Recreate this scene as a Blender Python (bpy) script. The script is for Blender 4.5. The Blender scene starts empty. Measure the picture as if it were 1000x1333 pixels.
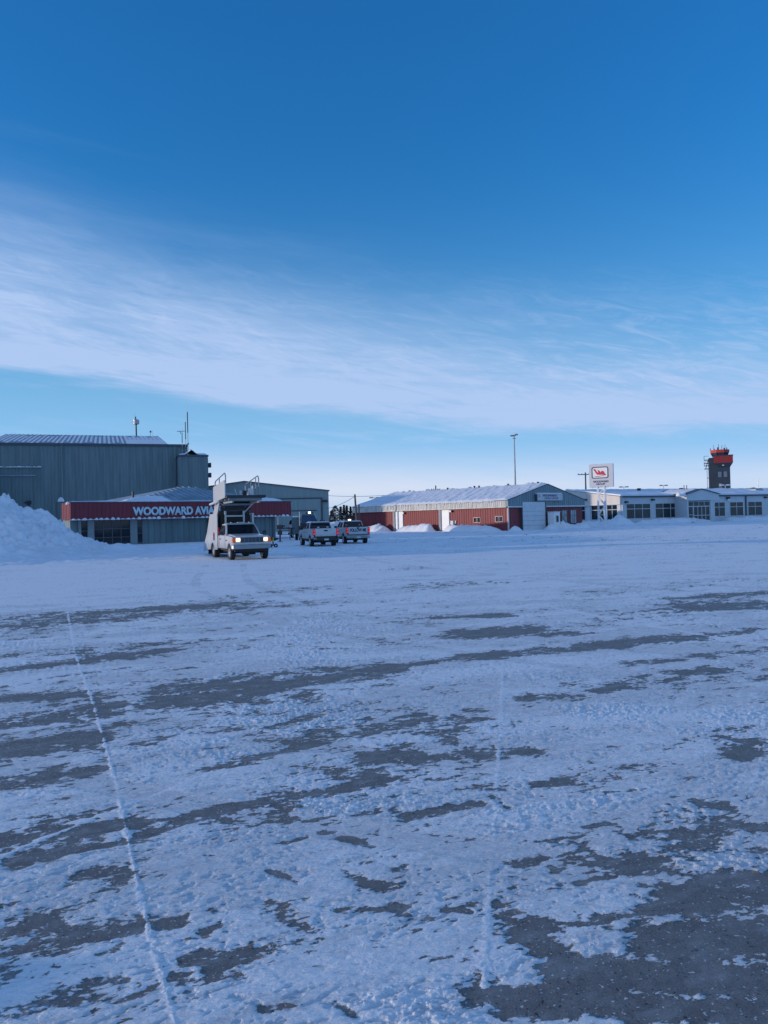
import bpy, bmesh, math, random
import numpy as np
from mathutils import Vector, Matrix, Euler
R = math.radians
S = bpy.context.scene
COL = S.collection

# ------------------------------------------------------------------ camera
CAM_H = 1.95
ROLL, PITCH = R(1.4), R(0.54)
cr = Vector((math.cos(ROLL), 0, -math.sin(ROLL)))
cu0 = Vector((math.sin(ROLL), 0, math.cos(ROLL)))
cf0 = Vector((0, 1, 0))
cf = cf0 * math.cos(PITCH) + cu0 * math.sin(PITCH)
cu = cu0 * math.cos(PITCH) - cf0 * math.sin(PITCH)
cd = bpy.data.cameras.new('camera')
cam = bpy.data.objects.new('camera', cd)
COL.objects.link(cam)
M = Matrix((cr, cu, -cf)).transposed().to_4x4()
M.translation = Vector((0, 0, CAM_H))
cam.matrix_world = M
cd.sensor_fit = 'HORIZONTAL'; cd.sensor_width = 36; cd.lens = 36
cd.clip_start = 0.1; cd.clip_end = 20000
S.camera = cam

# ------------------------------------------------------------------ light
SUN_EL = R(5.8)
SUN_DIR = Vector((-math.cos(SUN_EL), -0.15, math.sin(SUN_EL))).normalized()
EXPO = 0.5
S.view_settings.view_transform = 'Standard'
S.view_settings.look = 'None'
S.view_settings.exposure = EXPO
S.view_settings.gamma = 1.0
BG = 0.15
KF = 1.0 / (BG * 2 ** EXPO)

W = bpy.data.worlds.new('World'); S.world = W; W.use_nodes = True
nt = W.node_tree; N = nt.nodes; LK = nt.links
bg = N['Background']; bg.inputs[1].default_value = BG
sky = N.new('ShaderNodeTexSky'); sky.sky_type = 'NISHITA'; sky.sun_disc = False
sky.sun_elevation = SUN_EL; sky.sun_rotation = R(-98.6)
sky.air_density = 1.5; sky.dust_density = 0.3; sky.ozone_density = 8.0

def wire(nt, sock, v):
    if isinstance(v, (int, float)): sock.default_value = v
    elif isinstance(v, (tuple, list)): sock.default_value = v
    else: nt.links.new(v, sock)
def mth(nt, op, a, b=0.0, c=None, clamp=False):
    n = nt.nodes.new('ShaderNodeMath'); n.operation = op; n.use_clamp = clamp
    wire(nt, n.inputs[0], a); wire(nt, n.inputs[1], b)
    if c is not None: wire(nt, n.inputs[2], c)
    return n.outputs[0]
def sstep(nt, x, lo, hi, o0=0.0, o1=1.0):
    n = nt.nodes.new('ShaderNodeMapRange'); n.interpolation_type = 'SMOOTHSTEP'
    wire(nt, n.inputs[0], x); wire(nt, n.inputs[1], lo); wire(nt, n.inputs[2], hi)
    n.inputs[3].default_value = o0; n.inputs[4].default_value = o1
    return n.outputs[0]
def mixc(nt, f, a, b, mode='MIX'):
    n = nt.nodes.new('ShaderNodeMix'); n.data_type = 'RGBA'; n.blend_type = mode
    wire(nt, n.inputs[0], f)
    for s, v in ((n.inputs[6], a), (n.inputs[7], b)):
        if isinstance(v, (tuple, list)): s.default_value = (*v[:3], 1)
        else: nt.links.new(v, s)
    return n.outputs[2]
def noise(nt, vec, scale, detail=4, rough=0.55, dist=0.0, dim='3D'):
    n = nt.nodes.new('ShaderNodeTexNoise'); n.noise_dimensions = dim
    n.inputs['Scale'].default_value = scale; n.inputs['Detail'].default_value = detail
    n.inputs['Roughness'].default_value = rough; n.inputs['Distortion'].default_value = dist
    if vec is not None: nt.links.new(vec, n.inputs['Vector'])
    return n.outputs[0]
def comb(nt, x, y, z=0.0):
    n = nt.nodes.new('ShaderNodeCombineXYZ')
    for i, v in enumerate((x, y, z)): wire(nt, n.inputs[i], v)
    return n.outputs[0]

def build_world():
    tc = N.new('ShaderNodeTexCoord')
    sp = N.new('ShaderNodeSeparateXYZ'); LK.new(tc.outputs['Generated'], sp.inputs[0])
    az = mth(nt, 'MULTIPLY', mth(nt, 'ARCTAN2', sp.outputs[0], sp.outputs[1]), 57.2958)
    el = mth(nt, 'MULTIPLY', mth(nt, 'ARCSINE', sp.outputs[2]), 57.2958)
    base = mixc(nt, 1.0, sky.outputs[0], SKY_TINT, 'MULTIPLY')
    # aerial haze: the clear sky pales towards the horizon
    e2 = mth(nt, 'DIVIDE', el, 12.5); hzf = mth(nt, 'ADD', mth(nt, 'EXPONENT', mth(nt, 'MULTIPLY', mth(nt, 'MULTIPLY', e2, e2), -1.0)), 0.022, clamp=True)
    base = mixc(nt, hzf, base, tuple(c * KF for c in (0.30, 0.585, 0.95)))
    sl = mth(nt, 'ADD', el, mth(nt, 'MULTIPLY', az, 0.10))          # elevation measured along the tilted cirrus bands
    v1 = comb(nt, mth(nt, 'MULTIPLY', az, 0.030), mth(nt, 'MULTIPLY', sl, 0.24), 5.4)
    n1 = noise(nt, v1, 1.7, 9, 0.60, 0.35)
    v2 = comb(nt, mth(nt, 'MULTIPLY', az, 0.11), mth(nt, 'MULTIPLY', sl, 0.9), 7.7)
    n2 = noise(nt, v2, 1.0, 8, 0.65, 0.8)
    v3 = comb(nt, mth(nt, 'MULTIPLY', az, 0.016), mth(nt, 'MULTIPLY', sl, 0.06), 1.3)
    n3 = noise(nt, v3, 2.2, 6, 0.55, 0.4)
    # main cirrus sheet: sharp lower edge near 8 degrees, fading upwards
    dn = mth(nt, 'SUBTRACT', n1, 0.5)
    wob = mth(nt, 'ADD', sl, mth(nt, 'MULTIPLY', dn, 4.0))
    lo = sstep(nt, mth(nt, 'ADD', wob, mth(nt, 'MULTIPLY', mth(nt, 'SUBTRACT', n2, 0.5), 1.6)), 6.7, 9.0)
    left = sstep(nt, az, -30.0, 12.0, 1.0, 0.0)
    right = sstep(nt, az, 4.0, 18.0)
    up = sstep(nt, wob, 8.8, mth(nt, 'ADD', mth(nt, 'MULTIPLY', left, 6.5), 14.5), 1.0, 0.0)
    tex = mth(nt, 'ADD', mth(nt, 'MULTIPLY', n1, 1.0), mth(nt, 'MULTIPLY', n2, 0.75))
    sheet = mth(nt, 'MULTIPLY', mth(nt, 'MULTIPLY', lo, up), sstep(nt, tex, 0.60, 1.12, 0.24, 1.08))
    # brighter lower rim of the sheet
    rim = mth(nt, 'MULTIPLY', mth(nt, 'MULTIPLY', sstep(nt, wob, 7.2, 8.3), sstep(nt, wob, 8.6, 10.6, 1.0, 0.0)), mth(nt, 'ADD', mth(nt, 'ADD', mth(nt, 'MULTIPLY', n2, 0.5), 0.05), mth(nt, 'MULTIPLY', right, 0.22)))
    # soft high veil sloping down to the right
    s2 = mth(nt, 'ADD', el, mth(nt, 'MULTIPLY', az, 0.20))
    veil = mth(nt, 'MULTIPLY', mth(nt, 'MULTIPLY', lo, sstep(nt, mth(nt, 'ADD', s2, mth(nt, 'MULTIPLY', dn, 7.0)), 9.5, 21.0, 1.0, 0.0)), sstep(nt, mth(nt, 'ADD', mth(nt, 'MULTIPLY', n3, 0.75), mth(nt, 'MULTIPLY', n2, 0.25)), 0.32, 0.68, 0.30, 0.74))
    v4 = comb(nt, mth(nt, 'MULTIPLY', az, 0.22), mth(nt, 'MULTIPLY', mth(nt, 'ADD', el, mth(nt, 'MULTIPLY', az, 0.25)), 1.1), 2.2)
    n4 = noise(nt, v4, 1.0, 9, 0.68, 1.2)
    wisp = mth(nt, 'MULTIPLY', sstep(nt, n4, 0.40, 0.78), mth(nt, 'MULTIPLY', mth(nt, 'MULTIPLY', lo, sstep(nt, sl, 11.0, 20.0, 1.0, 0.0)), mth(nt, 'ADD', mth(nt, 'MULTIPLY', right, 0.35), 0.32)))
    # added veil brightening the unseen sky behind and overhead, for more fill light
    back = mth(nt, 'MULTIPLY', sstep(nt, mth(nt, 'ABSOLUTE', az), 50.0, 95.0), sstep(nt, el, 3.0, 20.0))
    back = mth(nt, 'MULTIPLY', mth(nt, 'MAXIMUM', back, sstep(nt, el, 48.0, 70.0)), 0.30)
    f = mth(nt, 'ADD', mth(nt, 'ADD', mth(nt, 'MULTIPLY', sheet, 0.70), mth(nt, 'MULTIPLY', veil, 0.62)), mth(nt, 'ADD', wisp, mth(nt, 'MULTIPLY', rim, 0.55)))
    f = mth(nt, 'MAXIMUM', f, back, clamp=True)
    ccol = tuple(c * KF for c in (0.45, 0.60, 0.90))
    c1 = mixc(nt, mth(nt, 'MINIMUM', f, 0.92), base, ccol)
    # thin streaks in the clear belt, then the pale veil above the horizon
    belt = mth(nt, 'MULTIPLY', mth(nt, 'MULTIPLY', sstep(nt, el, 3.0, 4.6), sstep(nt, el, 6.0, 8.5, 1.0, 0.0)), sstep(nt, n2, 0.45, 0.75, 0.0, 0.5))
    c2 = mixc(nt, belt, c1, tuple(c * KF for c in (0.42, 0.62, 0.92)))
    hz = sstep(nt, mth(nt, 'ADD', mth(nt, 'ADD', el, mth(nt, 'MULTIPLY', az, 0.03)), mth(nt, 'MULTIPLY', mth(nt, 'SUBTRACT', n2, 0.5), 1.4)), 1.2, 6.0, 0.94, 0.0)
    hcol = mixc(nt, sstep(nt, el, 0.5, 2.5), tuple(c * KF for c in (0.50, 0.66, 0.88)), tuple(c * KF for c in (0.72, 0.77, 0.90)))
    c3 = mixc(nt, hz, c2, hcol)
    LK.new(c3, bg.inputs[0])
SKY_TINT = (1.15, 1.75, 1.72)
build_world()

sl_ = bpy.data.lights.new('sun', 'SUN'); sl_.energy = 2.0; sl_.angle = R(0.6); sl_.color = (0.92, 0.76, 0.60)
sun = bpy.data.objects.new('sun', sl_); COL.objects.link(sun)
sun.rotation_euler = SUN_DIR.to_track_quat('Z', 'Y').to_euler()

# ------------------------------------------------------------------ helpers
def ray(px, py):
    return cr * ((px - 500) / 1000) - cu * ((py - 666.5) / 1000) + cf
def at(px, py, Y):
    d = ray(px, py); return Vector((0, 0, CAM_H)) + d * (Y / d.y)

def tag(o, label=None, cat=None, group=None, kind=None):
    if label: o['label'] = label
    if cat: o['category'] = cat
    if group: o['group'] = group
    if kind: o['kind'] = kind
    return o
def thing(name, label, cat, loc=(0, 0, 0), rz=0.0, group=None):
    o = bpy.data.objects.new(name, None); COL.objects.link(o)
    o.empty_display_size = 0.2
    o.location = loc; o.rotation_euler = (0, 0, rz)
    return tag(o, label, cat, group)
def copy_tree(o, parent=None):
    c = o.copy(); COL.objects.link(c)
    if parent is not None: c.parent = parent
    for ch in list(o.children): copy_tree(ch, c)
    return c

class MB:
    def __init__(s): s.v = []; s.f = []
    def add(s, vs, fs):
        b = len(s.v); s.v += [tuple(v) for v in vs]; s.f += [tuple(i + b for i in f) for f in fs]; return s
    def box(s, x0, x1, y0, y1, z0, z1):
        return s.hexa([(x0, y0, z0), (x1, y0, z0), (x1, y1, z0), (x0, y1, z0), (x0, y0, z1), (x1, y0, z1), (x1, y1, z1), (x0, y1, z1)])
    def hexa(s, p):
        return s.add(p, [(0, 3, 2, 1), (4, 5, 6, 7), (0, 1, 5, 4), (1, 2, 6, 5), (2, 3, 7, 6), (3, 0, 4, 7)])
    def prism(s, pts, axis, lo, hi):
        # pts 2D polygon in the plane normal to axis ('x': (y,z), 'y': (x,z), 'z': (x,y))
        def mk(p, t):
            return {'x': (t, p[0], p[1]), 'y': (p[0], t, p[1]), 'z': (p[0], p[1], t)}[axis]
        n = len(pts)
        vs = [mk(p, lo) for p in pts] + [mk(p, hi) for p in pts]
        fs = [tuple(range(n))[::-1], tuple(range(n, 2 * n))] + [(i, (i + 1) % n, n + (i + 1) % n, n + i) for i in range(n)]
        return s.add(vs, fs)
    def tube(s, p, q, r, n=8, r2=None):
        p, q = Vector(p), Vector(q); d = (q - p).normalized(); r2 = r if r2 is None else r2
        a = d.orthogonal().normalized(); b = d.cross(a)
        vs = []
        for c, rr in ((p, r), (q, r2)):
            for i in range(n):
                t = 2 * math.pi * i / n; vs.append(c + a * math.cos(t) * rr + b * math.sin(t) * rr)
        return s.add(vs, [tuple(range(n))[::-1], tuple(range(n, 2 * n))] + [(i, (i + 1) % n, n + (i + 1) % n, n + i) for i in range(n)])
    def path(s, pts, r, n=6):
        for a, b in zip(pts, pts[1:]): s.tube(a, b, r, n)
        return s
    def lathe(s, prof, c, axis='x', n=20):
        # prof: (t along axis, radius)
        vs = []; m = len(prof)
        for i in range(n):
            a = 2 * math.pi * i / n
            for t, r in prof:
                u, w = r * math.cos(a), r * math.sin(a)
                vs.append({'x': (c[0] + t, c[1] + u, c[2] + w), 'z': (c[0] + u, c[1] + w, c[2] + t), 'y': (c[0] + u, c[1] + t, c[2] + w)}[axis])
        fs = [(i * m + k, ((i + 1) % n) * m + k, ((i + 1) % n) * m + k + 1, i * m + k + 1) for i in range(n) for k in range(m - 1)]
        return s.add(vs, fs)
    def xf(s, mat):
        s.v = [tuple(mat @ Vector(v)) for v in s.v]; return s
    def build(s, name, mat, parent=None, bevel=0.0, smooth=False, loc=None):
        me = bpy.data.meshes.new(name); me.from_pydata(s.v, [], s.f)
        bm = bmesh.new(); bm.from_mesh(me); bmesh.ops.recalc_face_normals(bm, faces=bm.faces[:]); bm.to_mesh(me); bm.free()
        me.materials.append(mat)
        if smooth: me.polygons.foreach_set('use_smooth', [True] * len(me.polygons))
        o = bpy.data.objects.new(name, me); COL.objects.link(o)
        if parent is not None: o.parent = parent
        if loc: o.location = loc
        if bevel:
            m = o.modifiers.new('bevel', 'BEVEL'); m.width = bevel; m.segments = 2; m.limit_method = 'ANGLE'; m.angle_limit = R(35)
        return o

def text(name, body, h, mat, parent, loc, rz=0.0, bold=0.02, width=None, ref=None, depth=0.02, align='LEFT'):
    """upright lettering facing local -y; cap height h; width = wanted width of ref (default body)"""
    def mk(b):
        c = bpy.data.curves.new('txt', 'FONT'); c.body = b; c.size = 1.0; c.offset = bold; c.extrude = 0; c.align_x = 'LEFT'
        o = bpy.data.objects.new('txt', c); COL.objects.link(o)
        dg = bpy.context.evaluated_depsgraph_get(); me = bpy.data.meshes.new_from_object(o.evaluated_get(dg))
        bpy.data.objects.remove(o); return me
    me = mk(body)
    co = np.array([v.co[:] for v in me.vertices])
    x0, y0, y1 = co[:, 0].min(), co[:, 1].min(), co[:, 1].max()
    rm = mk(ref or body); rc = np.array([v.co[:] for v in rm.vertices])
    sx = (width / (rc[:, 0].max() - rc[:, 0].min())) if width else h / (y1 - y0)
    sz = h / (y1 - y0)
    if align == 'CENTER': x0 = (co[:, 0].min() + co[:, 0].max()) / 2
    for v in me.vertices:
        v.co = Vector(((v.co.x - x0) * sx, 0, (v.co.y - y0) * sz))
    bm = bmesh.new(); bm.from_mesh(me)
    r = bmesh.ops.extrude_face_region(bm, geom=bm.faces[:])
    bmesh.ops.translate(bm, verts=[g for g in r['geom'] if isinstance(g, bmesh.types.BMVert)], vec=(0, -depth, 0))
    bmesh.ops.recalc_face_normals(bm, faces=bm.faces[:]); bm.to_mesh(me); bm.free()
    me.materials.clear(); me.materials.append(mat)
    o = bpy.data.objects.new(name, me); COL.objects.link(o); o.parent = parent
    o.location = loc; o.rotation_euler = (0, 0, rz)
    return o

# ------------------------------------------------------------------ materials
MATS = {}
def mat(name, col, rough=0.6, metal=0.0, var=0.12, vscale=1.5, streak=False, bump=0.0, bscale=8.0, spec=0.5, coat=0.0, emit=None, estr=0.0, dirt=None):
    if name in MATS: return MATS[name]
    m = bpy.data.materials.new(name); m.use_nodes = True; t = m.node_tree
    b = t.nodes['Principled BSDF']
    b.inputs['Roughness'].default_value = rough; b.inputs['Metallic'].default_value = metal
    b.inputs['Specular IOR Level'].default_value = spec; b.inputs['Coat Weight'].default_value = coat
    tc = t.nodes.new('ShaderNodeTexCoord'); co = tc.outputs['Object']
    if streak:
        mp = t.nodes.new('ShaderNodeMapping'); mp.inputs['Scale'].default_value = (3, 3, 0.25); t.links.new(co, mp.inputs[0]); cv = mp.outputs[0]
    else: cv = co
    n = noise(t, cv, vscale, 6, 0.6)
    f = sstep(t, n, 0.3, 0.7)
    lo = tuple(c * (1 - var) for c in col); hi = tuple(min(1, c * (1 + var)) for c in col)
    c = mixc(t, f, lo, hi)
    if dirt:
        n2 = noise(t, cv, vscale * 2.3, 5, 0.7)
        c = mixc(t, sstep(t, n2, 0.55, 0.75, 0, 0.8), c, dirt)
    t.links.new(c, b.inputs['Base Color'])
    if bump:
        bp = t.nodes.new('ShaderNodeBump'); bp.inputs['Strength'].default_value = 0.6; bp.inputs['Distance'].default_value = bump
        t.links.new(noise(t, co, bscale, 6, 0.65), bp.inputs['Height']); t.links.new(bp.outputs[0], b.inputs['Normal'])
    if emit:
        b.inputs['Emission Color'].default_value = (*emit, 1); b.inputs['Emission Strength'].default_value = estr
    MATS[name] = m; return m
def snowmat(name='snow', col=(0.80, 0.82, 0.86), bump=0.05, bscale=3.0):
    if name in MATS: return MATS[name]
    m = mat(name, col, rough=0.75, var=0.05, vscale=0.8, bump=bump, bscale=bscale, spec=0.2)
    b = m.node_tree.nodes['Principled BSDF']
    return m
SNOW = snowmat()
ROOFSNOW = snowmat('roof_snow', (0.78, 0.80, 0.84), 0.12, 0.9)
CLAD = mat('blue_grey_cladding', (0.145, 0.205, 0.22), 0.5, 0.1, 0.16, 0.5, streak=True, dirt=(0.19, 0.24, 0.25))
CLAD2 = mat('olive_grey_cladding', (0.27, 0.34, 0.34), 0.55, 0.1, 0.07, 0.5, streak=True)
CLADROOF = mat('grey_metal_roof', (0.30, 0.36, 0.42), 0.45, 0.2, 0.2, 0.6)
TRIM = mat('dark_trim', (0.06, 0.08, 0.10), 0.5)
MAROON = mat('dark_red_fascia', (0.20, 0.020, 0.036), 0.5, 0.0, 0.15, 0.8, streak=True)
BARN = mat('red_cladding', (0.22, 0.036, 0.045), 0.6, 0.0, 0.14, 0.6, streak=True)
WINFR = mat('bronze_window_frame', (0.10, 0.10, 0.115), 0.5)
GLASS = mat('dark_glass', (0.015, 0.02, 0.03), 0.08, 0.0, 0.1, spec=0.5)
GLASSG = mat('green_glass', (0.01, 0.03, 0.035), 0.15, 0.0, 0.5, 0.8)
PALE = mat('pale_grey_panel', (0.58, 0.62, 0.66), 0.5, 0.0, 0.05)
WHITE = mat('white_paint', (0.8, 0.8, 0.8), 0.45, 0.0, 0.04)
POSTM = mat('grey_post', (0.24, 0.28, 0.30), 0.6, 0, 0.1)
WOODP = mat('weathered_pole_wood', (0.10, 0.09, 0.08), 0.9, 0, 0.2)
GALV = mat('galvanised_steel', (0.35, 0.37, 0.39), 0.45, 0.6, 0.1)
BEIGE = mat('beige_fascia', (0.62, 0.57, 0.52), 0.6, 0, 0.06, 0.7, streak=True)
RIBW = mat('weathered_white_fascia', (0.55, 0.54, 0.50), 0.7, 0, 0.25, 0.9, streak=True, dirt=(0.25, 0.23, 0.2))
TERM = mat('light_grey_wall', (0.52, 0.58, 0.62), 0.6, 0, 0.05, 0.4)
BLACK = mat('black_rubber', (0.02, 0.02, 0.022), 0.8)
DARKM = mat('dark_metal', (0.03, 0.035, 0.045), 0.5, 0.3)
CARW = mat('white_car_paint', (0.56, 0.57, 0.58), 0.3, 0, 0.03, 1.5, coat=0.4, dirt=(0.45, 0.46, 0.47))
GABLE = mat('grey_gable_cladding', (0.19, 0.26, 0.29), 0.5, 0.1, 0.12, 0.5, streak=True)
def grime(m):
    t = m.node_tree; b = t.nodes['Principled BSDF']; old = b.inputs['Base Color'].links[0].from_socket
    tc = t.nodes.new('ShaderNodeTexCoord'); sp = t.nodes.new('ShaderNodeSeparateXYZ'); t.links.new(tc.outputs['Object'], sp.inputs[0])
    n = noise(t, tc.outputs['Object'], 2.5, 6, 0.65)
    f = sstep(t, mth(t, 'ADD', sp.outputs[2], mth(t, 'MULTIPLY', n, 0.9)), 0.85, 1.55, 0.75, 0.0)
    t.links.new(mixc(t, f, old, (0.27, 0.27, 0.28)), b.inputs['Base Color'])
grime(CARW)
CHROME = mat('dull_chrome', (0.24, 0.28, 0.32), 0.35, 0.5, 0.05)
RIM = mat('wheel_rim', (0.45, 0.46, 0.48), 0.4, 0.7, 0.1)
LAMPW = mat('lit_headlight', (1, .9, .7), 0.3, emit=(1.0, 0.66, 0.30), estr=1.5, var=0.02)
LAMPA = mat('amber_lamp', (0.8, .15, .02), 0.3, emit=(1.0, 0.12, 0.02), estr=0.05, var=0.02)
LAMPR = mat('lit_tail_light', (0.6, .02, .02), 0.3, emit=(1.0, 0.03, 0.05), estr=0.45, var=0.02)
BEACON = mat('lit_beacon', (1, .9, .8), 0.3, emit=(1.0, 0.85, 0.75), estr=1.6, var=0.02)
NAVY = mat('navy_lettering', (0.01, 0.02, 0.10), 0.5)
ORANGER = mat('tower_red', (0.24, 0.018, 0.022), 0.5, 0, 0.1)
ORANGE2 = mat('tower_bright_red', (0.50, 0.045, 0.035), 0.5, 0, 0.1)
TOWD = mat('tower_dark_cladding', (0.022, 0.035, 0.055), 0.6, 0, 0.15, 0.4)
LETTER = mat('pale_lettering', (0.55, 0.72, 0.78), 0.5)
REDP = mat('red_paint', (0.6, 0.03, 0.06), 0.5)
YELL = mat('yellow_plastic', (0.7, 0.5, 0.05), 0.5)

# ------------------------------------------------------------------ numpy noise
def _h(ix, iy, seed):
    h = (ix.astype(np.int64) * 374761393 + iy.astype(np.int64) * 668265263 + seed * 1442695041) & 0xFFFFFFFF
    h = ((h ^ (h >> 13)) * 1274126177) & 0xFFFFFFFF
    h = ((h ^ (h >> 16)) * 2246822519) & 0xFFFFFFFF
    return (h ^ (h >> 15)) & 0xFFFFFFFF
def gn(x, y, seed=0):
    xi, yi = np.floor(x), np.floor(y); fx, fy = x - xi, y - yi
    u = fx * fx * fx * (fx * (fx * 6 - 15) + 10); v = fy * fy * fy * (fy * (fy * 6 - 15) + 10)
    r = []
    for dx in (0, 1):
        for dy in (0, 1):
            a = _h(xi + dx, yi + dy, seed) * (2 * np.pi / 4294967296.0)
            r.append(np.cos(a) * (fx - dx) + np.sin(a) * (fy - dy))
    return ((r[0] * (1 - v) + r[1] * v) * (1 - u) + (r[2] * (1 - v) + r[3] * v) * u) * 1.4
def fbm(x, y, o=4, seed=0, rough=0.5):
    t = 0; a = 1.0; s = 0.0
    for k in range(o):
        t = t + a * gn(x * 2 ** k + 17.3 * k, y * 2 ** k - 9.1 * k, seed + k); s += a; a *= rough
    return t / s
def smooth(x, a, b):
    t = np.clip((x - a) / (b - a), 0, 1); return t * t * (3 - 2 * t)
def grid_mesh(name, X, Y, Z, mat_, smooth_=True, loc=(0, 0, 0), attrs=None):
    ny, nx = X.shape
    co = np.stack([X - loc[0], Y - loc[1], Z - loc[2]], -1).reshape(-1, 3).astype(np.float32)
    i = np.arange(ny * nx).reshape(ny, nx)
    q = np.stack([i[:-1, :-1], i[:-1, 1:], i[1:, 1:], i[1:, :-1]], -1).reshape(-1, 4).astype(np.int32)
    me = bpy.data.meshes.new(name); me.vertices.add(len(co)); me.vertices.foreach_set('co', co.ravel())
    me.loops.add(q.size); me.loops.foreach_set('vertex_index', q.ravel())
    me.polygons.add(len(q)); me.polygons.foreach_set('loop_start', np.arange(0, q.size, 4, dtype=np.int32))
    me.polygons.foreach_set('loop_total', np.full(len(q), 4, dtype=np.int32))
    if smooth_: me.polygons.foreach_set('use_smooth', np.ones(len(q), dtype=bool))
    for k, a in (attrs or {}).items():
        at_ = me.attributes.new(k, 'FLOAT', 'POINT'); at_.data.foreach_set('value', a.ravel().astype(np.float32))
    me.update(); me.validate(); me.materials.append(mat_)
    o = bpy.data.objects.new(name, me); COL.objects.link(o); o.location = loc
    return o
BARE = [(-7.74,15.4,-4.95,18.17,2.167,1.0),(-5.34,18.25,-1.84,22.41,1.247,0.9),(-4.53,16.62,-3.07,17.77,0.68,0.6),(-5.27,10.46,-3.42,11.83,0.252,0.8),(-4.81,9.54,-2.61,11.14,0.067,0.6),(-3.08,7.99,-1.49,9.0,0.7,1.1),(-1.49,9.0,-0.05,9.82,0.383,1.1),(-0.05,9.97,1.47,10.83,0.165,1.0),(1.23,10.68,4.58,11.87,0.355,1.1),(4.58,11.87,6.19,12.5,0.189,0.8),(-4.45,8.81,-3.51,8.9,0.241,0.8),(-3.82,7.56,-3.05,7.92,0.398,1.0),(-3.37,6.66,-2.76,6.97,0.261,0.9),(-1.44,6.05,-0.71,6.59,0.142,1.0),(-0.71,6.66,0.32,7.37,0.25,0.9),(-0.05,6.89,0.91,7.4,0.286,0.6),(-2.8,30.56,-0.99,31.31,1.226,0.8),(-0.05,29.1,1.74,29.78,1.111,0.9),(0.82,21.68,3.07,22.31,1.367,0.8),(0.99,14.82,2.19,14.94,0.283,0.9),(1.51,12.76,2.12,12.92,0.634,0.9),(2.5,12.44,3.02,12.52,0.239,1.0),(3.15,9.87,5.28,10.66,0.215,0.8),(3.57,9.28,4.15,9.44,0.179,0.9),(1.4,8.06,1.99,8.17,0.168,1.0),(2.34,8.39,2.66,8.62,0.185,1.0),(6.28,17.11,8.88,17.86,0.469,0.7),(6.49,15.58,7.87,15.84,0.759,0.8),(2.73,6.05,2.89,6.2,0.143,1.0),(2.84,6.59,2.97,6.4,0.064,0.8),(0.7,6.25,1.15,6.34,0.101,0.8),(-0.05,6.19,0.83,6.26,0.178,0.5),(-2.97,5.86,-2.3,6.11,0.219,0.8),(-2.42,4.76,-1.62,4.94,0.179,0.7),(-2.17,4.45,-1.53,4.79,0.081,0.8),(-1.4,5.03,-0.9,5.35,0.096,1.0),(-0.74,5.32,-0.05,5.72,0.124,1.0),(-0.69,4.62,-0.52,4.7,0.044,0.9),(-0.43,4.79,-0.12,4.56,0.05,1.0),(-0.68,4.27,-0.51,4.13,0.036,1.0),(-0.23,4.18,-0.05,4.05,0.056,0.9),(-0.24,3.81,0.03,3.84,0.045,0.8),(-1.84,3.67,-1.71,3.8,0.05,0.9),(-1.51,3.59,-1.05,3.74,0.065,1.0),(-1.9,4.13,-1.67,4.29,0.09,0.6),(-0.89,3.65,-0.84,3.7,0.034,1.0),(-0.7,3.46,-0.63,3.47,0.021,1.0),(-0.96,3.31,-0.89,3.31,0.017,1.0),(-0.52,3.06,-0.35,3.08,0.036,0.9),(-0.28,3.13,-0.15,3.0,0.036,1.0),(0.1,5.0,0.6,5.19,0.079,1.1),(1.06,5.54,1.26,5.59,0.063,0.9),(0.7,4.28,0.84,4.34,0.038,0.8),(0.96,4.06,1.18,4.11,0.025,0.8),(0.26,3.81,0.37,3.78,0.026,0.9),(1.33,4.33,1.53,4.28,0.038,0.8),(1.38,4.22,1.96,4.03,0.112,0.7),(1.3,3.75,1.9,3.91,0.149,0.9),(1.22,3.5,1.69,3.49,0.205,1.16),(0.74,3.23,1.52,3.16,0.171,1.16),(0.38,3.1,1.43,2.98,0.141,1.2),(0.54,3.79,0.69,3.38,0.123,0.7),(0.64,3.45,0.94,3.32,0.116,0.6),(2.06,5.1,2.2,5.01,0.078,0.8),(2.18,4.7,2.3,4.7,0.056,0.9),(0.7,5.33,0.77,5.11,0.035,1.0),(1.19,4.77,1.39,4.81,0.023,0.7),(-6.09,35.54,-0.76,35.76,0.977,0.5),(5.23,26.39,7.93,26.59,0.719,0.6),(-0.05,25.66,1.5,25.84,0.679,0.6),(8.77,29.39,15.13,30.36,0.914,0.5),(0.86,4.57,1.15,4.64,0.016,0.6)]
FULL = [(-12.74,25.4,-1.49,28.77,9.535,0.9),(-2.07,4.07,-0.38,4.15,0.129,0.3),(0.2,4.21,1.31,4.54,0.292,0.45),(-1.17,4.19,-0.76,4.45,0.238,0.4),(1.3,6.77,3.19,7.38,0.331,0.4),(1.14,5.95,2.4,6.14,0.279,0.4),(-2.15,6.01,-0.82,7.77,0.07,0.5),(-6.39,12.7,-0.99,13.53,0.527,0.6),(-3.7,7.33,-1.65,8.01,0.075,0.7),(-0.25,3.31,0.35,3.34,0.169,0.35)]
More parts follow.
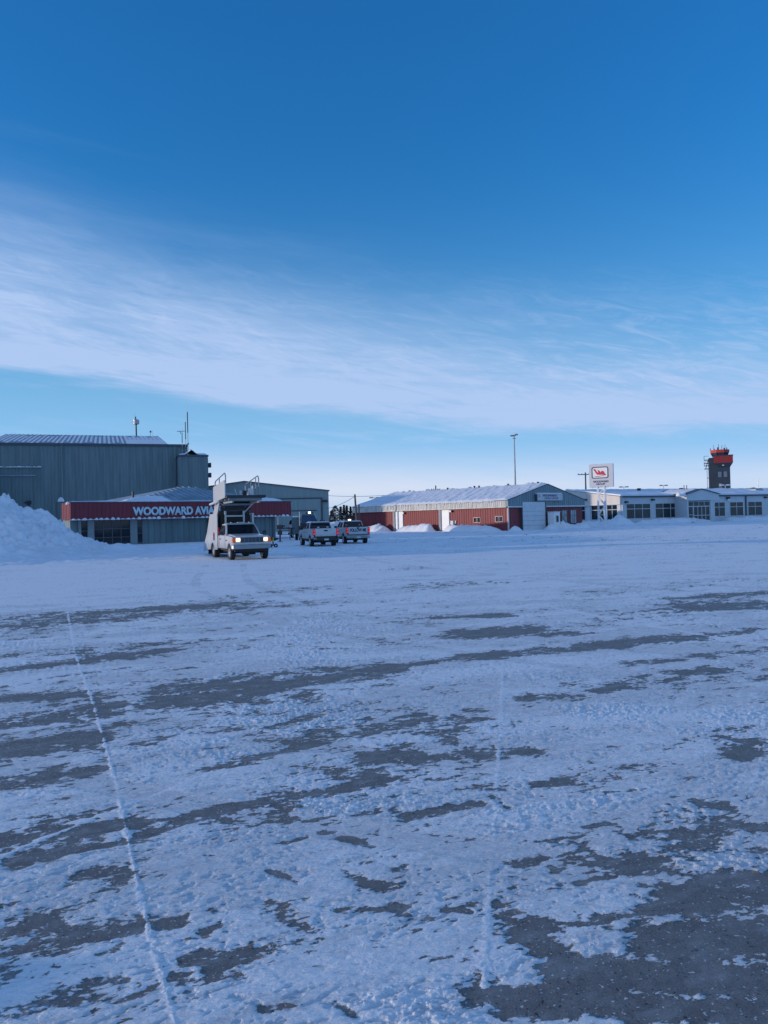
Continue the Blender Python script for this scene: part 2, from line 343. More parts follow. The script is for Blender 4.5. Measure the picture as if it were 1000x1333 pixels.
SPECK = [(-3.28,6.48,-1.37,7.82,1.614,1.0),(-1.92,3.76,-1.17,4.19,0.527,1.0),(-0.17,6.05,0.9,6.8,0.633,1.0),(-0.24,3.82,0.2,4.12,0.362,0.8),(1.22,4.25,2.3,4.7,0.461,0.8),(-5.41,10.75,-3.58,14.16,2.372,0.9),(0.63,16.97,9.13,18.37,5.156,0.8),(0.98,8.61,4.46,9.04,0.801,0.7),(0.2,3.53,0.79,3.85,0.382,0.9),(-2.93,24.06,2.68,27.29,3.407,0.8),(4.54,76.39,26.83,53.76,12.722,0.6),(-1.08,5.16,0.07,5.85,0.463,0.6),(-2.36,4.64,-1.56,5.06,0.36,0.9),(2.14,6.26,3.14,6.39,0.722,0.5),(-1.72,3.37,-0.63,3.44,0.266,0.8),(-1.83,8.92,0.95,9.94,0.912,0.5)]

# ------------------------------------------------------------------ ground
def make_ground():
    m = bpy.data.materials.new('snowy_asphalt'); m.use_nodes = True; t = m.node_tree; b = t.nodes['Principled BSDF']
    tc = t.nodes.new('ShaderNodeTexCoord'); co = tc.outputs['Object']
    def attr(n):
        a = t.nodes.new('ShaderNodeAttribute'); a.attribute_name = n; return a.outputs['Fac']
    cov, fresh = attr('cov'), attr('fresh')
    mp = t.nodes.new('ShaderNodeMapping'); mp.inputs['Rotation'].default_value = (0, 0, R(-22)); t.links.new(co, mp.inputs[0])
    mp2 = t.nodes.new('ShaderNodeMapping'); mp2.inputs['Scale'].default_value = (1, 2.2, 1); t.links.new(mp.outputs[0], mp2.inputs[0])
    mp3 = t.nodes.new('ShaderNodeMapping'); mp3.inputs['Scale'].default_value = (1, 1.7, 1); t.links.new(mp.outputs[0], mp3.inputs[0])
    fine = noise(t, mp3.outputs[0], 15, 8, 0.66, 0.3)
    cf_ = mth(t, 'ADD', cov, mth(t, 'MULTIPLY', mth(t, 'SUBTRACT', fine, 0.5), 1.35))
    f = sstep(t, cf_, -0.012, 0.014)
    # asphalt with grit
    g1 = noise(t, co, 9, 5, 0.6); g2 = noise(t, co, 160, 3, 0.6); g3 = noise(t, co, 55, 2, 0.5)
    asp = mixc(t, sstep(t, g1, 0.3, 0.7), (0.175, 0.152, 0.138), (0.235, 0.21, 0.192))
    asp = mixc(t, sstep(t, g2, 0.36, 0.44, 0.8, 0.0), asp, (0.05, 0.05, 0.05))
    asp = mixc(t, sstep(t, g2, 0.60, 0.68, 0.0, 0.35), asp, (0.42, 0.40, 0.38))
    asp = mixc(t, sstep(t, g3, 0.66, 0.69, 0.0, 0.85), asp, (0.65, 0.66, 0.68))
    g4 = noise(t, co, 38, 2, 0.5); asp = mixc(t, sstep(t, g4, 0.29, 0.33, 0.85, 0.0), asp, (0.03, 0.03, 0.03))
    frost = noise(t, mp2.outputs[0], 3.0, 7, 0.68); asp = mixc(t, sstep(t, frost, 0.45, 0.72, 0.0, 0.30), asp, (0.50, 0.51, 0.53))
    s1 = noise(t, mp2.outputs[0], 5, 6, 0.6)
    ice = mixc(t, sstep(t, s1, 0.3, 0.7), (0.66, 0.67, 0.69), (0.78, 0.79, 0.80))
    pk = mixc(t, sstep(t, mth(t, 'ADD', fresh, mth(t, 'MULTIPLY', mth(t, 'SUBTRACT', s1, 0.5), 0.9)), 0.2, 0.75), ice, (0.88, 0.89, 0.91))
    # thin dusting at the rim of the snow
    rim = sstep(t, cf_, 0.01, 0.09, 0.25, 1.0)
    pk = mixc(t, rim, (0.50, 0.52, 0.54), pk)
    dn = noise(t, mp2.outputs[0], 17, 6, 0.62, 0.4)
    pk = mixc(t, sstep(t, dn, 0.34, 0.43, 0.42, 0.0), pk, (0.34, 0.37, 0.42))  # shade of small dents in the snow, painted in as ice grey
    pk = mixc(t, sstep(t, dn, 0.56, 0.64, 0.0, 0.5), pk, (0.90, 0.91, 0.93))
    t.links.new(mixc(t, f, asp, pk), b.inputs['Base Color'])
    b.inputs['Specular IOR Level'].default_value = 0.25
    rg = mth(t, 'ADD', mth(t, 'MULTIPLY', f, 0.2), 0.55); t.links.new(rg, b.inputs['Roughness'])
    bp = t.nodes.new('ShaderNodeBump'); bp.inputs['Strength'].default_value = 0.9; bp.inputs['Distance'].default_value = 0.02
    hh = mth(t, 'ADD', mth(t, 'MULTIPLY', mth(t, 'ADD', dn, mth(t, 'MULTIPLY', fine, 0.6)), mth(t, 'ADD', mth(t, 'MULTIPLY', f, 0.9), 0.1)), mth(t, 'MULTIPLY', g2, 0.08))
    t.links.new(hh, bp.inputs['Height']); t.links.new(bp.outputs[0], b.inputs['Normal'])

    NC, NR = 1050, 760
    ang = np.linspace(R(-33), R(33), NC)
    rr = 1.0 / np.linspace(1 / 2.35, 1 / 300.0, NR)
    A, Q = np.meshgrid(ang, rr)
    X = Q * np.tan(A); Y = Q + 0 * A
    c, s = math.cos(R(22)), math.sin(R(22))
    wx = 0.25 * fbm(X / 2.1, Y / 2.1, 3, 41); wy = 0.25 * fbm(X / 2.1 + 50, Y / 2.1, 3, 43)
    a = (X + wx) * c + (Y + wy) * s; bb = -(X + wx) * s + (Y + wy) * c
    big = fbm(a / 7.0, bb / 1.5, 4, 1)
    mid = fbm(a / 0.36, bb / 0.21, 4, 7, 0.62); mid2 = fbm(a / 1.4, bb / 0.5, 3, 8)
    fin = fbm(a / 0.10, bb / 0.065, 3, 13, 0.62)
    zone = smooth(fbm(a / 3.0, bb / 0.9, 3, 55), -0.3, 0.3)
    F = -0.385 + 0.48 * big + 0.28 * mid2 + (0.50 + 0.30 * zone) * mid + (0.18 + 0.15 * zone) * fin
    rag = 0.5 * fbm(a / 0.5, bb / 0.22, 4, 23, 0.65) + 0.25 * fin
    def caps(L, sgn):
        nonlocal F
        acc = np.zeros_like(F)
        for (x1, y1, x2, y2, hw, k) in L:
            dx, dy = x2 - x1, y2 - y1; l2 = dx * dx + dy * dy + 1e-9
            tt = np.clip(((X - x1) * dx + (Y - y1) * dy) / l2, 0, 1)
            d = np.hypot(X - x1 - tt * dx, Y - y1 - tt * dy) / hw
            v = k * np.exp(-(d + 0.5 * rag) ** 2 * 1.1) * np.where(k > 1.15, 1.35, 1.0)
            acc = np.maximum(acc, v)
        F = F + sgn * acc
    caps(BARE, 0.52); caps(FULL, -0.40); caps(SPECK, 0.25)
    # long lines of snow caught in the joints and tyre lines
    def line(pts, w, k):
        nonlocal F
        P = pts; dmin = np.full_like(F, 9.0)
        for (x1, y1), (x2, y2) in zip(P, P[1:]):
            dx, dy = x2 - x1, y2 - y1; l2 = dx * dx + dy * dy
            tt = np.clip(((X - x1) * dx + (Y - y1) * dy) / l2, 0, 1)
            dmin = np.minimum(dmin, np.hypot(X - x1 - tt * dx, Y - y1 - tt * dy))
        g = np.exp(-(dmin + 0.03 * mid + 0.02 * fin) ** 2 / (w * w))
        F = F - k * g * (0.75 + 0.9 * fbm(X / 0.5, Y / 0.5, 3, 161))
        return g
    gA = line([(-7.23, 17.44), (-4.7, 11.6), (-3.27, 8.51), (-2.08, 5.83), (-1.29, 3.95), (-0.75, 2.75)], 0.012, 0.75)
    gB = line([(1.48, 9.88), (1.06, 7.3), (0.68, 5.05), (0.52, 4.1), (0.30, 2.8)], 0.018, 0.38)
    gC = line([(3.46, 15.95), (4.89, 12.21), (5.42, 10.96)], 0.04, 0.7)
    gE = line([(-0.46, 20.86), (20.88, 59.8)], 0.05, 0.5)
    gF = line([(-2.6, 4.0), (-2.0, 5.03), (-1.2, 6.2)], 0.02, 0.5)
    # packed tyre tracks in pairs
    trk = np.zeros_like(F)
    for (pts, g_) in (([(-7.5, 36), (-5.2, 24), (-1.2, 14.5), (4.2, 9.0), (9.5, 6.2)], .85), ([(-9.5, 33), (0.0, 25.5), (9.0, 22.5), (22.0, 21.0)], .9), ([(-3.4, 55), (1.0, 33), (7.5, 19.5), (15.5, 12.0)], .85), ([(-6.5, 9.4), (-1.0, 5.9), (2.2, 4.6), (6.0, 3.5)], .75)):
        pt = np.array(pts, float); tt = np.linspace(0, 1, 40)
        sx = np.interp(tt, np.linspace(0, 1, len(pt)), pt[:, 0]); sy = np.interp(tt, np.linspace(0, 1, len(pt)), pt[:, 1])
        for _ in range(6): sx[1:-1] = (sx[:-2] + 2 * sx[1:-1] + sx[2:]) / 4; sy[1:-1] = (sy[:-2] + 2 * sy[1:-1] + sy[2:]) / 4
        tx, ty = np.gradient(sx), np.gradient(sy); l = np.hypot(tx, ty)
        for sd in (-g_, g_):
            ax_, ay_ = sx - ty / l * sd, sy + tx / l * sd; dm = np.full_like(F, 9.0)
            for i in range(39):
                dx, dy = ax_[i + 1] - ax_[i], ay_[i + 1] - ay_[i]
                k_ = np.clip(((X - ax_[i]) * dx + (Y - ay_[i]) * dy) / (dx * dx + dy * dy), 0, 1)
                dm = np.minimum(dm, np.hypot(X - ax_[i] - k_ * dx, Y - ay_[i] - k_ * dy))
            trk = np.maximum(trk, smooth(0.17 - dm - 0.05 * mid, 0, 0.05) * smooth(fbm(X / 2.2, Y / 2.2, 2, 171), -0.5, 0.1))
    F = F + 0.10 * trk
    # the swept fringe further off is more evenly covered
    F = F - 0.10 * smooth(Y, 14, 30)
    cov = -F
    dash = smooth(fbm(a / 0.11, bb / 0.05, 3, 141, 0.55), 0.10, 0.26) * smooth(fbm(a / 1.3, bb / 0.5, 2, 151), -0.25, 0.2)
    rough_zone = smooth(fbm(X / 2.6 + 9, Y / 1.6, 3, 61) + 0.25 * fbm(a / .5, bb / .2, 3, 62), 0.0, 0.3)
    chunk = fbm(a / 0.085, bb / 0.055, 4, 71, 0.62); chunk2 = fbm(X / 0.05, Y / 0.05, 2, 81)
    near = 1.0 / (1.0 + (Y / 9.0) ** 2.4)
    lay = smooth(cov, -0.01, 0.10)
    H = lay * (1 - 0.75 * trk) * (0.003 + 0.005 * np.clip(cov, 0, 0.6) + 0.004 * fbm(a / 0.45, bb / 0.2, 4, 91)
               + rough_zone * (0.007 * smooth(chunk, 0.0, 0.13) + 0.006 * np.clip(chunk, 0, 1) + 0.003 * chunk2) - 0.005 * dash * (Y < 25) + 0.001 * np.clip(gA, 0, 1))
    H = H * (0.25 + 0.75 * near) + 0.0012 * chunk2 * near
    H = H + 0.02 + 0.02 * fbm(X / 9, Y / 9, 2, 99)
    fresh = 0.42 + 0.9 * fbm(a / 2.2, bb / 0.8, 4, 31) + 0.5 * rough_zone * (smooth(chunk, 0.0, 0.15) - 0.3) * (1 - trk) + 0.8 * np.clip(gA + gC + gF, 0, 1) + 0.25 * gB
    fresh = fresh - 0.45 * trk - 0.45 * dash + 0.35 * np.clip(cov - 0.2, 0, 0.6) + 0.25 * smooth(Y, 12, 26)
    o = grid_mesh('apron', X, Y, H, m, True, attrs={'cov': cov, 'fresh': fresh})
    tag(o, kind='structure')
    # surrounding snowfield to the horizon
    g = MB(); n = 24
    ringr = [0.0, 60, 300, 1500, 9000]
    vs = [(0, 0, -0.035)]
    for r_ in ringr[1:]:
        for i in range(n): vs.append((r_ * math.cos(2 * math.pi * i / n), r_ * math.sin(2 * math.pi * i / n), -0.035))
    fs = [(0, 1 + i, 1 + (i + 1) % n) for i in range(n)]
    for k in range(len(ringr) - 2):
        for i in range(n):
            p, q = 1 + k * n, 1 + (k + 1) * n
            fs.append((p + i, q + i, q + (i + 1) % n, p + (i + 1) % n))
    g.add(vs, fs); tag(g.build('ground', SNOW), kind='structure')
make_ground()

def bank(name, label, pts, width, seed=0, group=None, kind=None, rough=1.0, cat='snow bank', base=0.0, res=0.22, peaky=1.5):
    """ploughed snow ridge along a polyline of (x, y, height)"""
    P = np.array(pts, float); seg = np.hypot(*(P[1:, :2] - P[:-1, :2]).T); L = np.concatenate([[0], np.cumsum(seg)])
    ns = max(12, int(L[-1] / res)); nt_ = max(10, int(width / res))
    s = np.linspace(0, L[-1], ns); t = np.linspace(-1, 1, nt_)
    cx, cy, hh = (np.interp(s, L, P[:, k]) for k in range(3))
    tx, ty = np.gradient(cx), np.gradient(cy); l = np.hypot(tx, ty); nx, ny = -ty / l, tx / l
    Sg, T = np.meshgrid(s, t); w = width / 2
    X = cx[None] + nx[None] * T * w; Y = cy[None] + ny[None] * T * w
    endf = smooth(Sg, 0, 0.8) * smooth(L[-1] - Sg, 0, 0.8)
    prof = np.clip(1 - np.abs(T + 0.25 * fbm(Sg / 3, Sg * 0, 2, seed + 5)) ** peaky, 0, 1)
    nz = fbm(X / 1.4, Y / 1.4, 4, seed, 0.55); ch = np.abs(fbm(X / 0.55, Y / 0.55, 3, seed + 9, 0.6))
    Z = 0.62 * hh[None] * prof * endf * (1 + 0.9 * rough * nz * 0.6) + rough * 0.35 * ch * prof * endf * np.minimum(1, hh[None])
    Z = Z + rough * (0.14 * slabs(X, Y, 0.5, seed + 70) - 0.05) * prof * endf + base - 0.08 * (1 - prof * endf)
    loc = (float(cx.mean()), float(cy.mean()), 0.0)
    o = grid_mesh(name, X, Y, Z, SNOW, True, loc)
    tag(o, label, cat, group, kind); return o

def slabs(X, Y, s, seed):
    wx = X / s + 0.7 * fbm(X / s / 2, Y / s / 2, 2, seed); wy = Y / s + 0.7 * fbm(X / s / 2 + 31, Y / s / 2, 2, seed + 1)
    return (_h(np.floor(wx), np.floor(wy), seed) % 1000) / 1000.0
def make_mound():
    xs = np.concatenate([np.arange(-62, -30, 0.3), np.arange(-30, -3.0, 0.09)]); ys = np.concatenate([np.arange(38.6, 53, 0.12), np.arange(53, 73, 0.3)])
    X, Y = np.meshgrid(xs, ys)
    kx = [-62, -38, -35, -27, -25.0, -24.0, -23.0, -21.9, -20.75, -19.75, -18.75, -18.0, -17.1, -15.7, -13.5, -11.2, -9, -3]
    kz = [5.6, 5.5, 4.3, 3.9, 3.75, 3.1, 3.05, 2.45, 1.5, 1.1, .70, .45, .40, .34, .26, .16, .08, 0]  # unseen left end raised, and lengthened below, to shade the parked pickups
    cr_ = np.interp(X + 0.5 * fbm(X / 3, Y / 3, 2, 5), kx, kz)
    wv = 1.2 * fbm(X / 6, X * 0 + 3, 2, 17)
    front = smooth(Y, 38.9 + wv * 0.5, 46.5 + wv); bk = 50.5 + 15.0 * smooth(-X, 32, 38); back = 1 - smooth(Y, bk, bk + 6.5)
    base = cr_ * front * back
    lump = fbm(X / 2.6, Y / 2.6, 4, 3, 0.5); ch = np.abs(fbm(X / 0.9, Y / 0.9, 4, 8, 0.6)); cl = fbm(X / .45, Y / .45, 3, 12)
    amp = np.clip(base / 1.2, 0, 1)
    Z = base + amp * (0.22 * lump * np.clip(cr_, 0, 2.2) + 0.55 * (ch - 0.12) + 0.16 * cl + 0.10 * smooth(cl, 0.05, 0.15)) - 0.10 * (1 - smooth(base, 0, 0.12))
    Z += amp * (0.16 * slabs(X, Y, 0.8, 201) + 0.09 * slabs(X, Y, 0.33, 205) - 0.10) * smooth(fbm(X / 3, Y / 3, 2, 211), -0.3, 0.25)
    Z += 0.35 * np.exp(-((X + 17.2) ** 2 / .9 + (Y - 50) ** 2 / 3.0)) + 0.12 * np.exp(-((X + 13.9) ** 2 / 3 + (Y - 50) ** 2 / 4))
    o = grid_mesh('snow_mound', X, Y, Z, SNOW, True, (-24, 46, 0))
    tag(o, 'large ploughed mound of snow at the left edge, in front of the grey hangar', 'snow mound')
make_mound()

# ------------------------------------------------------------------ buildings
class Frame:
    """local frame of a facade: local x runs along the front, local y into the depth"""
    def __init__(s, x, y, deg): s.x, s.y, s.a = x, y, R(deg); s.c, s.s = math.cos(s.a), math.sin(s.a)
    def fx(s, px, py=660, d=0.0):          # local x on the front (depth d) seen at a bearing
        r = ray(px, py); k = r.x / r.y
        ox, oy = s.x - d * s.s, s.y + d * s.c
        return (k * oy - ox) / (s.c - k * s.s)
    def fy(s, px, py=660, lx=0.0):         # local y on a side wall
        r = ray(px, py); k = r.x / r.y
        ox, oy = s.x + lx * s.c, s.y + lx * s.s
        return (ox - k * oy) / (s.s + k * s.c)
    def w(s, lx, ly, z=0.0): return Vector((s.x + lx * s.c - ly * s.s, s.y + lx * s.s + ly * s.c, z))
    def z(s, px, py, lx, ly):              # height of pixel at that local spot
        p = s.w(lx, ly); r = ray(px, py); return CAM_H + r.z / r.y * p.y

def ribs_x(mb, x0, x1, y, z0, z1, pitch=0.5, w=0.07, pr=0.035):
    n = max(1, int((x1 - x0) / pitch))
    for i in range(n + 1):
        x = x0 + 0.05 + (x1 - x0 - 0.1) * i / n
        mb.hexa([(x - w, y + .01, z0), (x + w, y + .01, z0), (x + w, y + .02, z0), (x - w, y + .02, z0)][:0] or
                [(x - w / 2, y - pr, z0), (x + w / 2, y - pr, z0), (x + w, y + .01, z0), (x - w, y + .01, z0),
                 (x - w / 2, y - pr, z1), (x + w / 2, y - pr, z1), (x + w, y + .01, z1), (x - w, y + .01, z1)])
    return mb
def ribs_y(mb, x, y0, y1, z0, z1, pitch=0.5, w=0.07, pr=0.035, sgn=-1):
    n = max(1, int((y1 - y0) / pitch))
    for i in range(n + 1):
        y = y0 + 0.05 + (y1 - y0 - 0.1) * i / n
        mb.hexa([(x + sgn * pr, y - w / 2, z0), (x - sgn * .01, y - w, z0), (x - sgn * .01, y + w, z0), (x + sgn * pr, y + w / 2, z0),
                 (x + sgn * pr, y - w / 2, z1), (x - sgn * .01, y - w, z1), (x - sgn * .01, y + w, z1), (x + sgn * pr, y + w / 2, z1)])
    return mb

def window(parent, x0, x1, z0, z1, y, nx, zsplit, glass=GLASS, frame=PALE, t=0.07, name='window', face=-1):
    """window in a wall facing local -y; frame with bars, pane set back"""
    f = MB(); f.box(x0 - t, x1 + t, y - .07, y + .02, z0 - t, z0); f.box(x0 - t, x1 + t, y - .07, y + .02, z1, z1 + t)
    f.box(x0 - t, x0, y - .068, y + .02, z0, z1); f.box(x1, x1 + t, y - .068, y + .02, z0, z1)
    for i in range(1, nx):
        x = x0 + (x1 - x0) * i / nx; f.box(x - t / 2, x + t / 2, y - .062, y + .01, z0, z1)
    for zz in zsplit:
        zc = z0 + (z1 - z0) * zz; f.box(x0, x1, y - .066, y + .008, zc - t / 2, zc + t / 2)
    o = f.build(name, frame, parent)
    MB().box(x0 + .004, x1 - .004, y - .03, y + .005, z0 + .004, z1 - .004).build('pane', glass, o)
    return o
def window_y(parent, y0, y1, z0, z1, x, nx, zsplit, glass=GLASS, frame=PALE, t=0.07):
    f = MB(); f.box(x - .07, x + .02, y0 - t, y1 + t, z0 - t, z0); f.box(x - .07, x + .02, y0 - t, y1 + t, z1, z1 + t)
    f.box(x - .068, x + .02, y0 - t, y0, z0, z1); f.box(x - .068, x + .02, y1, y1 + t, z0, z1)
    for i in range(1, nx):
        y = y0 + (y1 - y0) * i / nx; f.box(x - .062, x + .01, y - t / 2, y + t / 2, z0, z1)
    for zz in zsplit:
        zc = z0 + (z1 - z0) * zz; f.box(x - .066, x + .008, y0, y1, zc - t / 2, zc + t / 2)
    o = f.build('window', frame, parent)
    MB().box(x - .03, x + .005, y0 + .004, y1 - .004, z0 + .004, z1 - .004).build('pane', glass, o)
    return o
def lumps(x0, x1, y, z, n, r, seed, seg=6, flat=0.6, thr=0.15):
    rnd = random.Random(seed); m = MB(); m.box(x0, x1, y - r * .25, y + r * .25, z - .02, z + r * .12)
    for i in range(n):
        if rnd.random() < thr: continue
        x = x0 + (x1 - x0) * (i + .5) / n + rnd.uniform(-.1, .1) * (x1 - x0) / n
        a = r * rnd.uniform(.6, 1.15); h = a * flat * rnd.uniform(.6, 1.3)
        m.lathe([(-h * .3, a * .8), (0, a), (h * .6, a * .75), (h, a * .1)], (x, y, z), 'z', seg)
    return m
def snow_sheet(fn, x0, x1, y0, y1, nx, ny, name, parent, seed, th=0.12, m_=None, edge=0.5):
    """snow lying on a roof: fn(x, y) -> roof height"""
    xs, ys = np.linspace(x0, x1, nx), np.linspace(y0, y1, ny); X, Y = np.meshgrid(xs, ys)
    Zr = np.vectorize(fn)(X, Y)
    e = smooth(np.minimum(np.minimum(X - x0, x1 - X), np.minimum(Y - y0, y1 - Y)), -0.05, edge)
    t = th * (0.4 + 1.2 * np.clip(0.5 + fbm(X / 2.5, Y / 2.5, 4, seed), 0, 1.4)) * e
    o = grid_mesh(name, X, Y, Zr + 0.02 + t, m_ or ROOFSNOW, True); o.parent = parent; return o

# ---- office with the dark red fascia
F1 = Frame(-29.8, 73.0, 39.7)
def office():
    r = thing('office_building', 'low flat-fronted office with a dark red lettered fascia and a hipped metal roof', 'building', (F1.x, F1.y, 0), F1.a)
    Z0, Z1 = 2.62, 4.25; LEN = 24.8; WY = 0.9
    fx = lambda p: F1.fx(p, 690, WY)
    # fascia
    f = MB(); f.box(0, LEN, 0, 0.25, Z0, Z1); f.box(0, 0.25, 0.25, 2.6, Z0, Z1); f.box(LEN - .25, LEN, .25, 17, Z0, Z1)
    f.box(0.25, LEN - .25, 0.25, WY + .1, Z0 + .05, Z0 + .2)
    ribs_x(f, 0, LEN, 0, Z0, Z1, 0.42, 0.05, 0.03); ribs_y(f, 0, 0.1, 2.5, Z0, Z1, 0.42, 0.05, 0.03)
    f.build('fascia', MAROON, r)
    MB().box(-.05, LEN + .05, -.06, .3, Z1, Z1 + .07).build('fascia_cap', TRIM, r)
    lumps(0, LEN - .3, -0.09, Z0 - .02, 46, 0.23, 3, 7, .75, .12).build('snow_trim', SNOW, r, smooth=True)
    snow_sheet(lambda x, y: Z1 + .06, 0.05, LEN * .6, 0, .35, 60, 5, 'snow_cover', r, 4, .10, edge=.1)
    lumps(-.1, .5, .6, Z1 - .1, 3, .35, 9, 8, .8, 0).build('snow_clump', SNOW, r, smooth=True)
    # walls
    w = MB(); w.box(0.25, LEN - 1.6, WY, 3.0, 0, Z0 + .06); w.box(5.5, LEN - 1.6, 3.0, 17.0, 0, Z1 - .1); w.box(0.25, 5.5, 3.0, 3.05, 0, Z1 - .2)
    xa, xb = fx(185), fx(269)
    ribs_x(w, xa, xb, WY, 0, Z0, 0.62, 0.07, 0.05); ribs_x(w, fx(333), LEN - 1.7, WY, 0, Z0, 0.62, 0.07, 0.05)
    w.build('wall', CLAD, r)
    for a, b, m_ in ((101.5, 105, POSTM), (113.5, 122, POSTM), (169, 178, POSTM)):
        MB().box(fx(a), fx(b), WY - .18, WY + .02, 0, Z0 + .03).build('pier', m_, r)
    window(r, fx(105.3), fx(113.2), .25, 2.55, WY, 1, [.55], GLASS, WINFR)
    window(r, fx(122.5), fx(168.5), .2, 2.55, WY, 4, [.26, .62], GLASS, WINFR)
    window(r, fx(178.3), fx(184.6), .2, 2.55, WY, 1, [.4, .72], GLASS, WINFR)
    window(r, fx(270), fx(277), .2, 2.55, WY, 1, [.4, .72], GLASS, WINFR)
    window(r, fx(279), fx(331), .2, 2.55, WY, 5, [.5], GLASS, WINFR)
    MB().box(fx(354), fx(355.5), WY - .05, WY + .01, 0, Z0).build('corner_trim', TRIM, r)
    # hipped roof
    X0, X1, Y0, Y1 = 5.0, LEN - .25, 0.3, 17.2; ax, ay, az = 15.2, 8.0, 6.25
    rf = MB(); rf.add([(X0, Y0, Z1 - .05), (X1, Y0, Z1 - .05), (X1, Y1, Z1 - .05), (X0, Y1, Z1 - .05), (ax - .5, ay, az), (ax + 1.2, ay, az - .06)],
                      [(0, 1, 5, 4), (1, 2, 5), (2, 3, 4, 5), (3, 0, 4), (0, 3, 2, 1)])
    for i in range(26):
        x = X0 + (X1 - X0) * (i + .5) / 26; h_ = 1 - max(0, (ax - .5 - x) / (ax - .5 - X0), (x - ax - 1.2) / (X1 - ax - 1.2))
        rf.tube((x, Y0, Z1), (x, Y0 + (ay - Y0) * h_, Z1 - .05 + (az - Z1 + .05) * h_ + .05), .045, 5)
    ro = rf.build('roof', CLADROOF, r)
    MB().tube((7.4, 3.2, 4.6), (7.4, 3.2, 5.5), .12, 8).build('vent_pipe', DARKM, ro)
    def rz_(x, y):
        h_ = min((y - Y0) / (ay - Y0), (x - X0) / (ax - .5 - X0), (X1 - x) / (X1 - ax - 1.2)); return Z1 - .05 + (az - Z1 + .05) * max(0, h_)
    snow_sheet(rz_, 5.4, 10.8, .5, 3.4, 40, 22, 'snow_patch', ro, 21, .14, edge=.9)
    snow_sheet(rz_, 20.6, 24.3, .5, 4.6, 30, 22, 'snow_patch', ro, 24, .22, edge=.6)
    # lettering
    t0, t1 = F1.fx(172.3), F1.fx(279)
    text('lettering', 'WOODWARD AVIATION', .88, LETTER, r, (t0, -.05, 2.92), 0, .05, t1 - t0, 'WOODWARD AVIA', .05)
office()

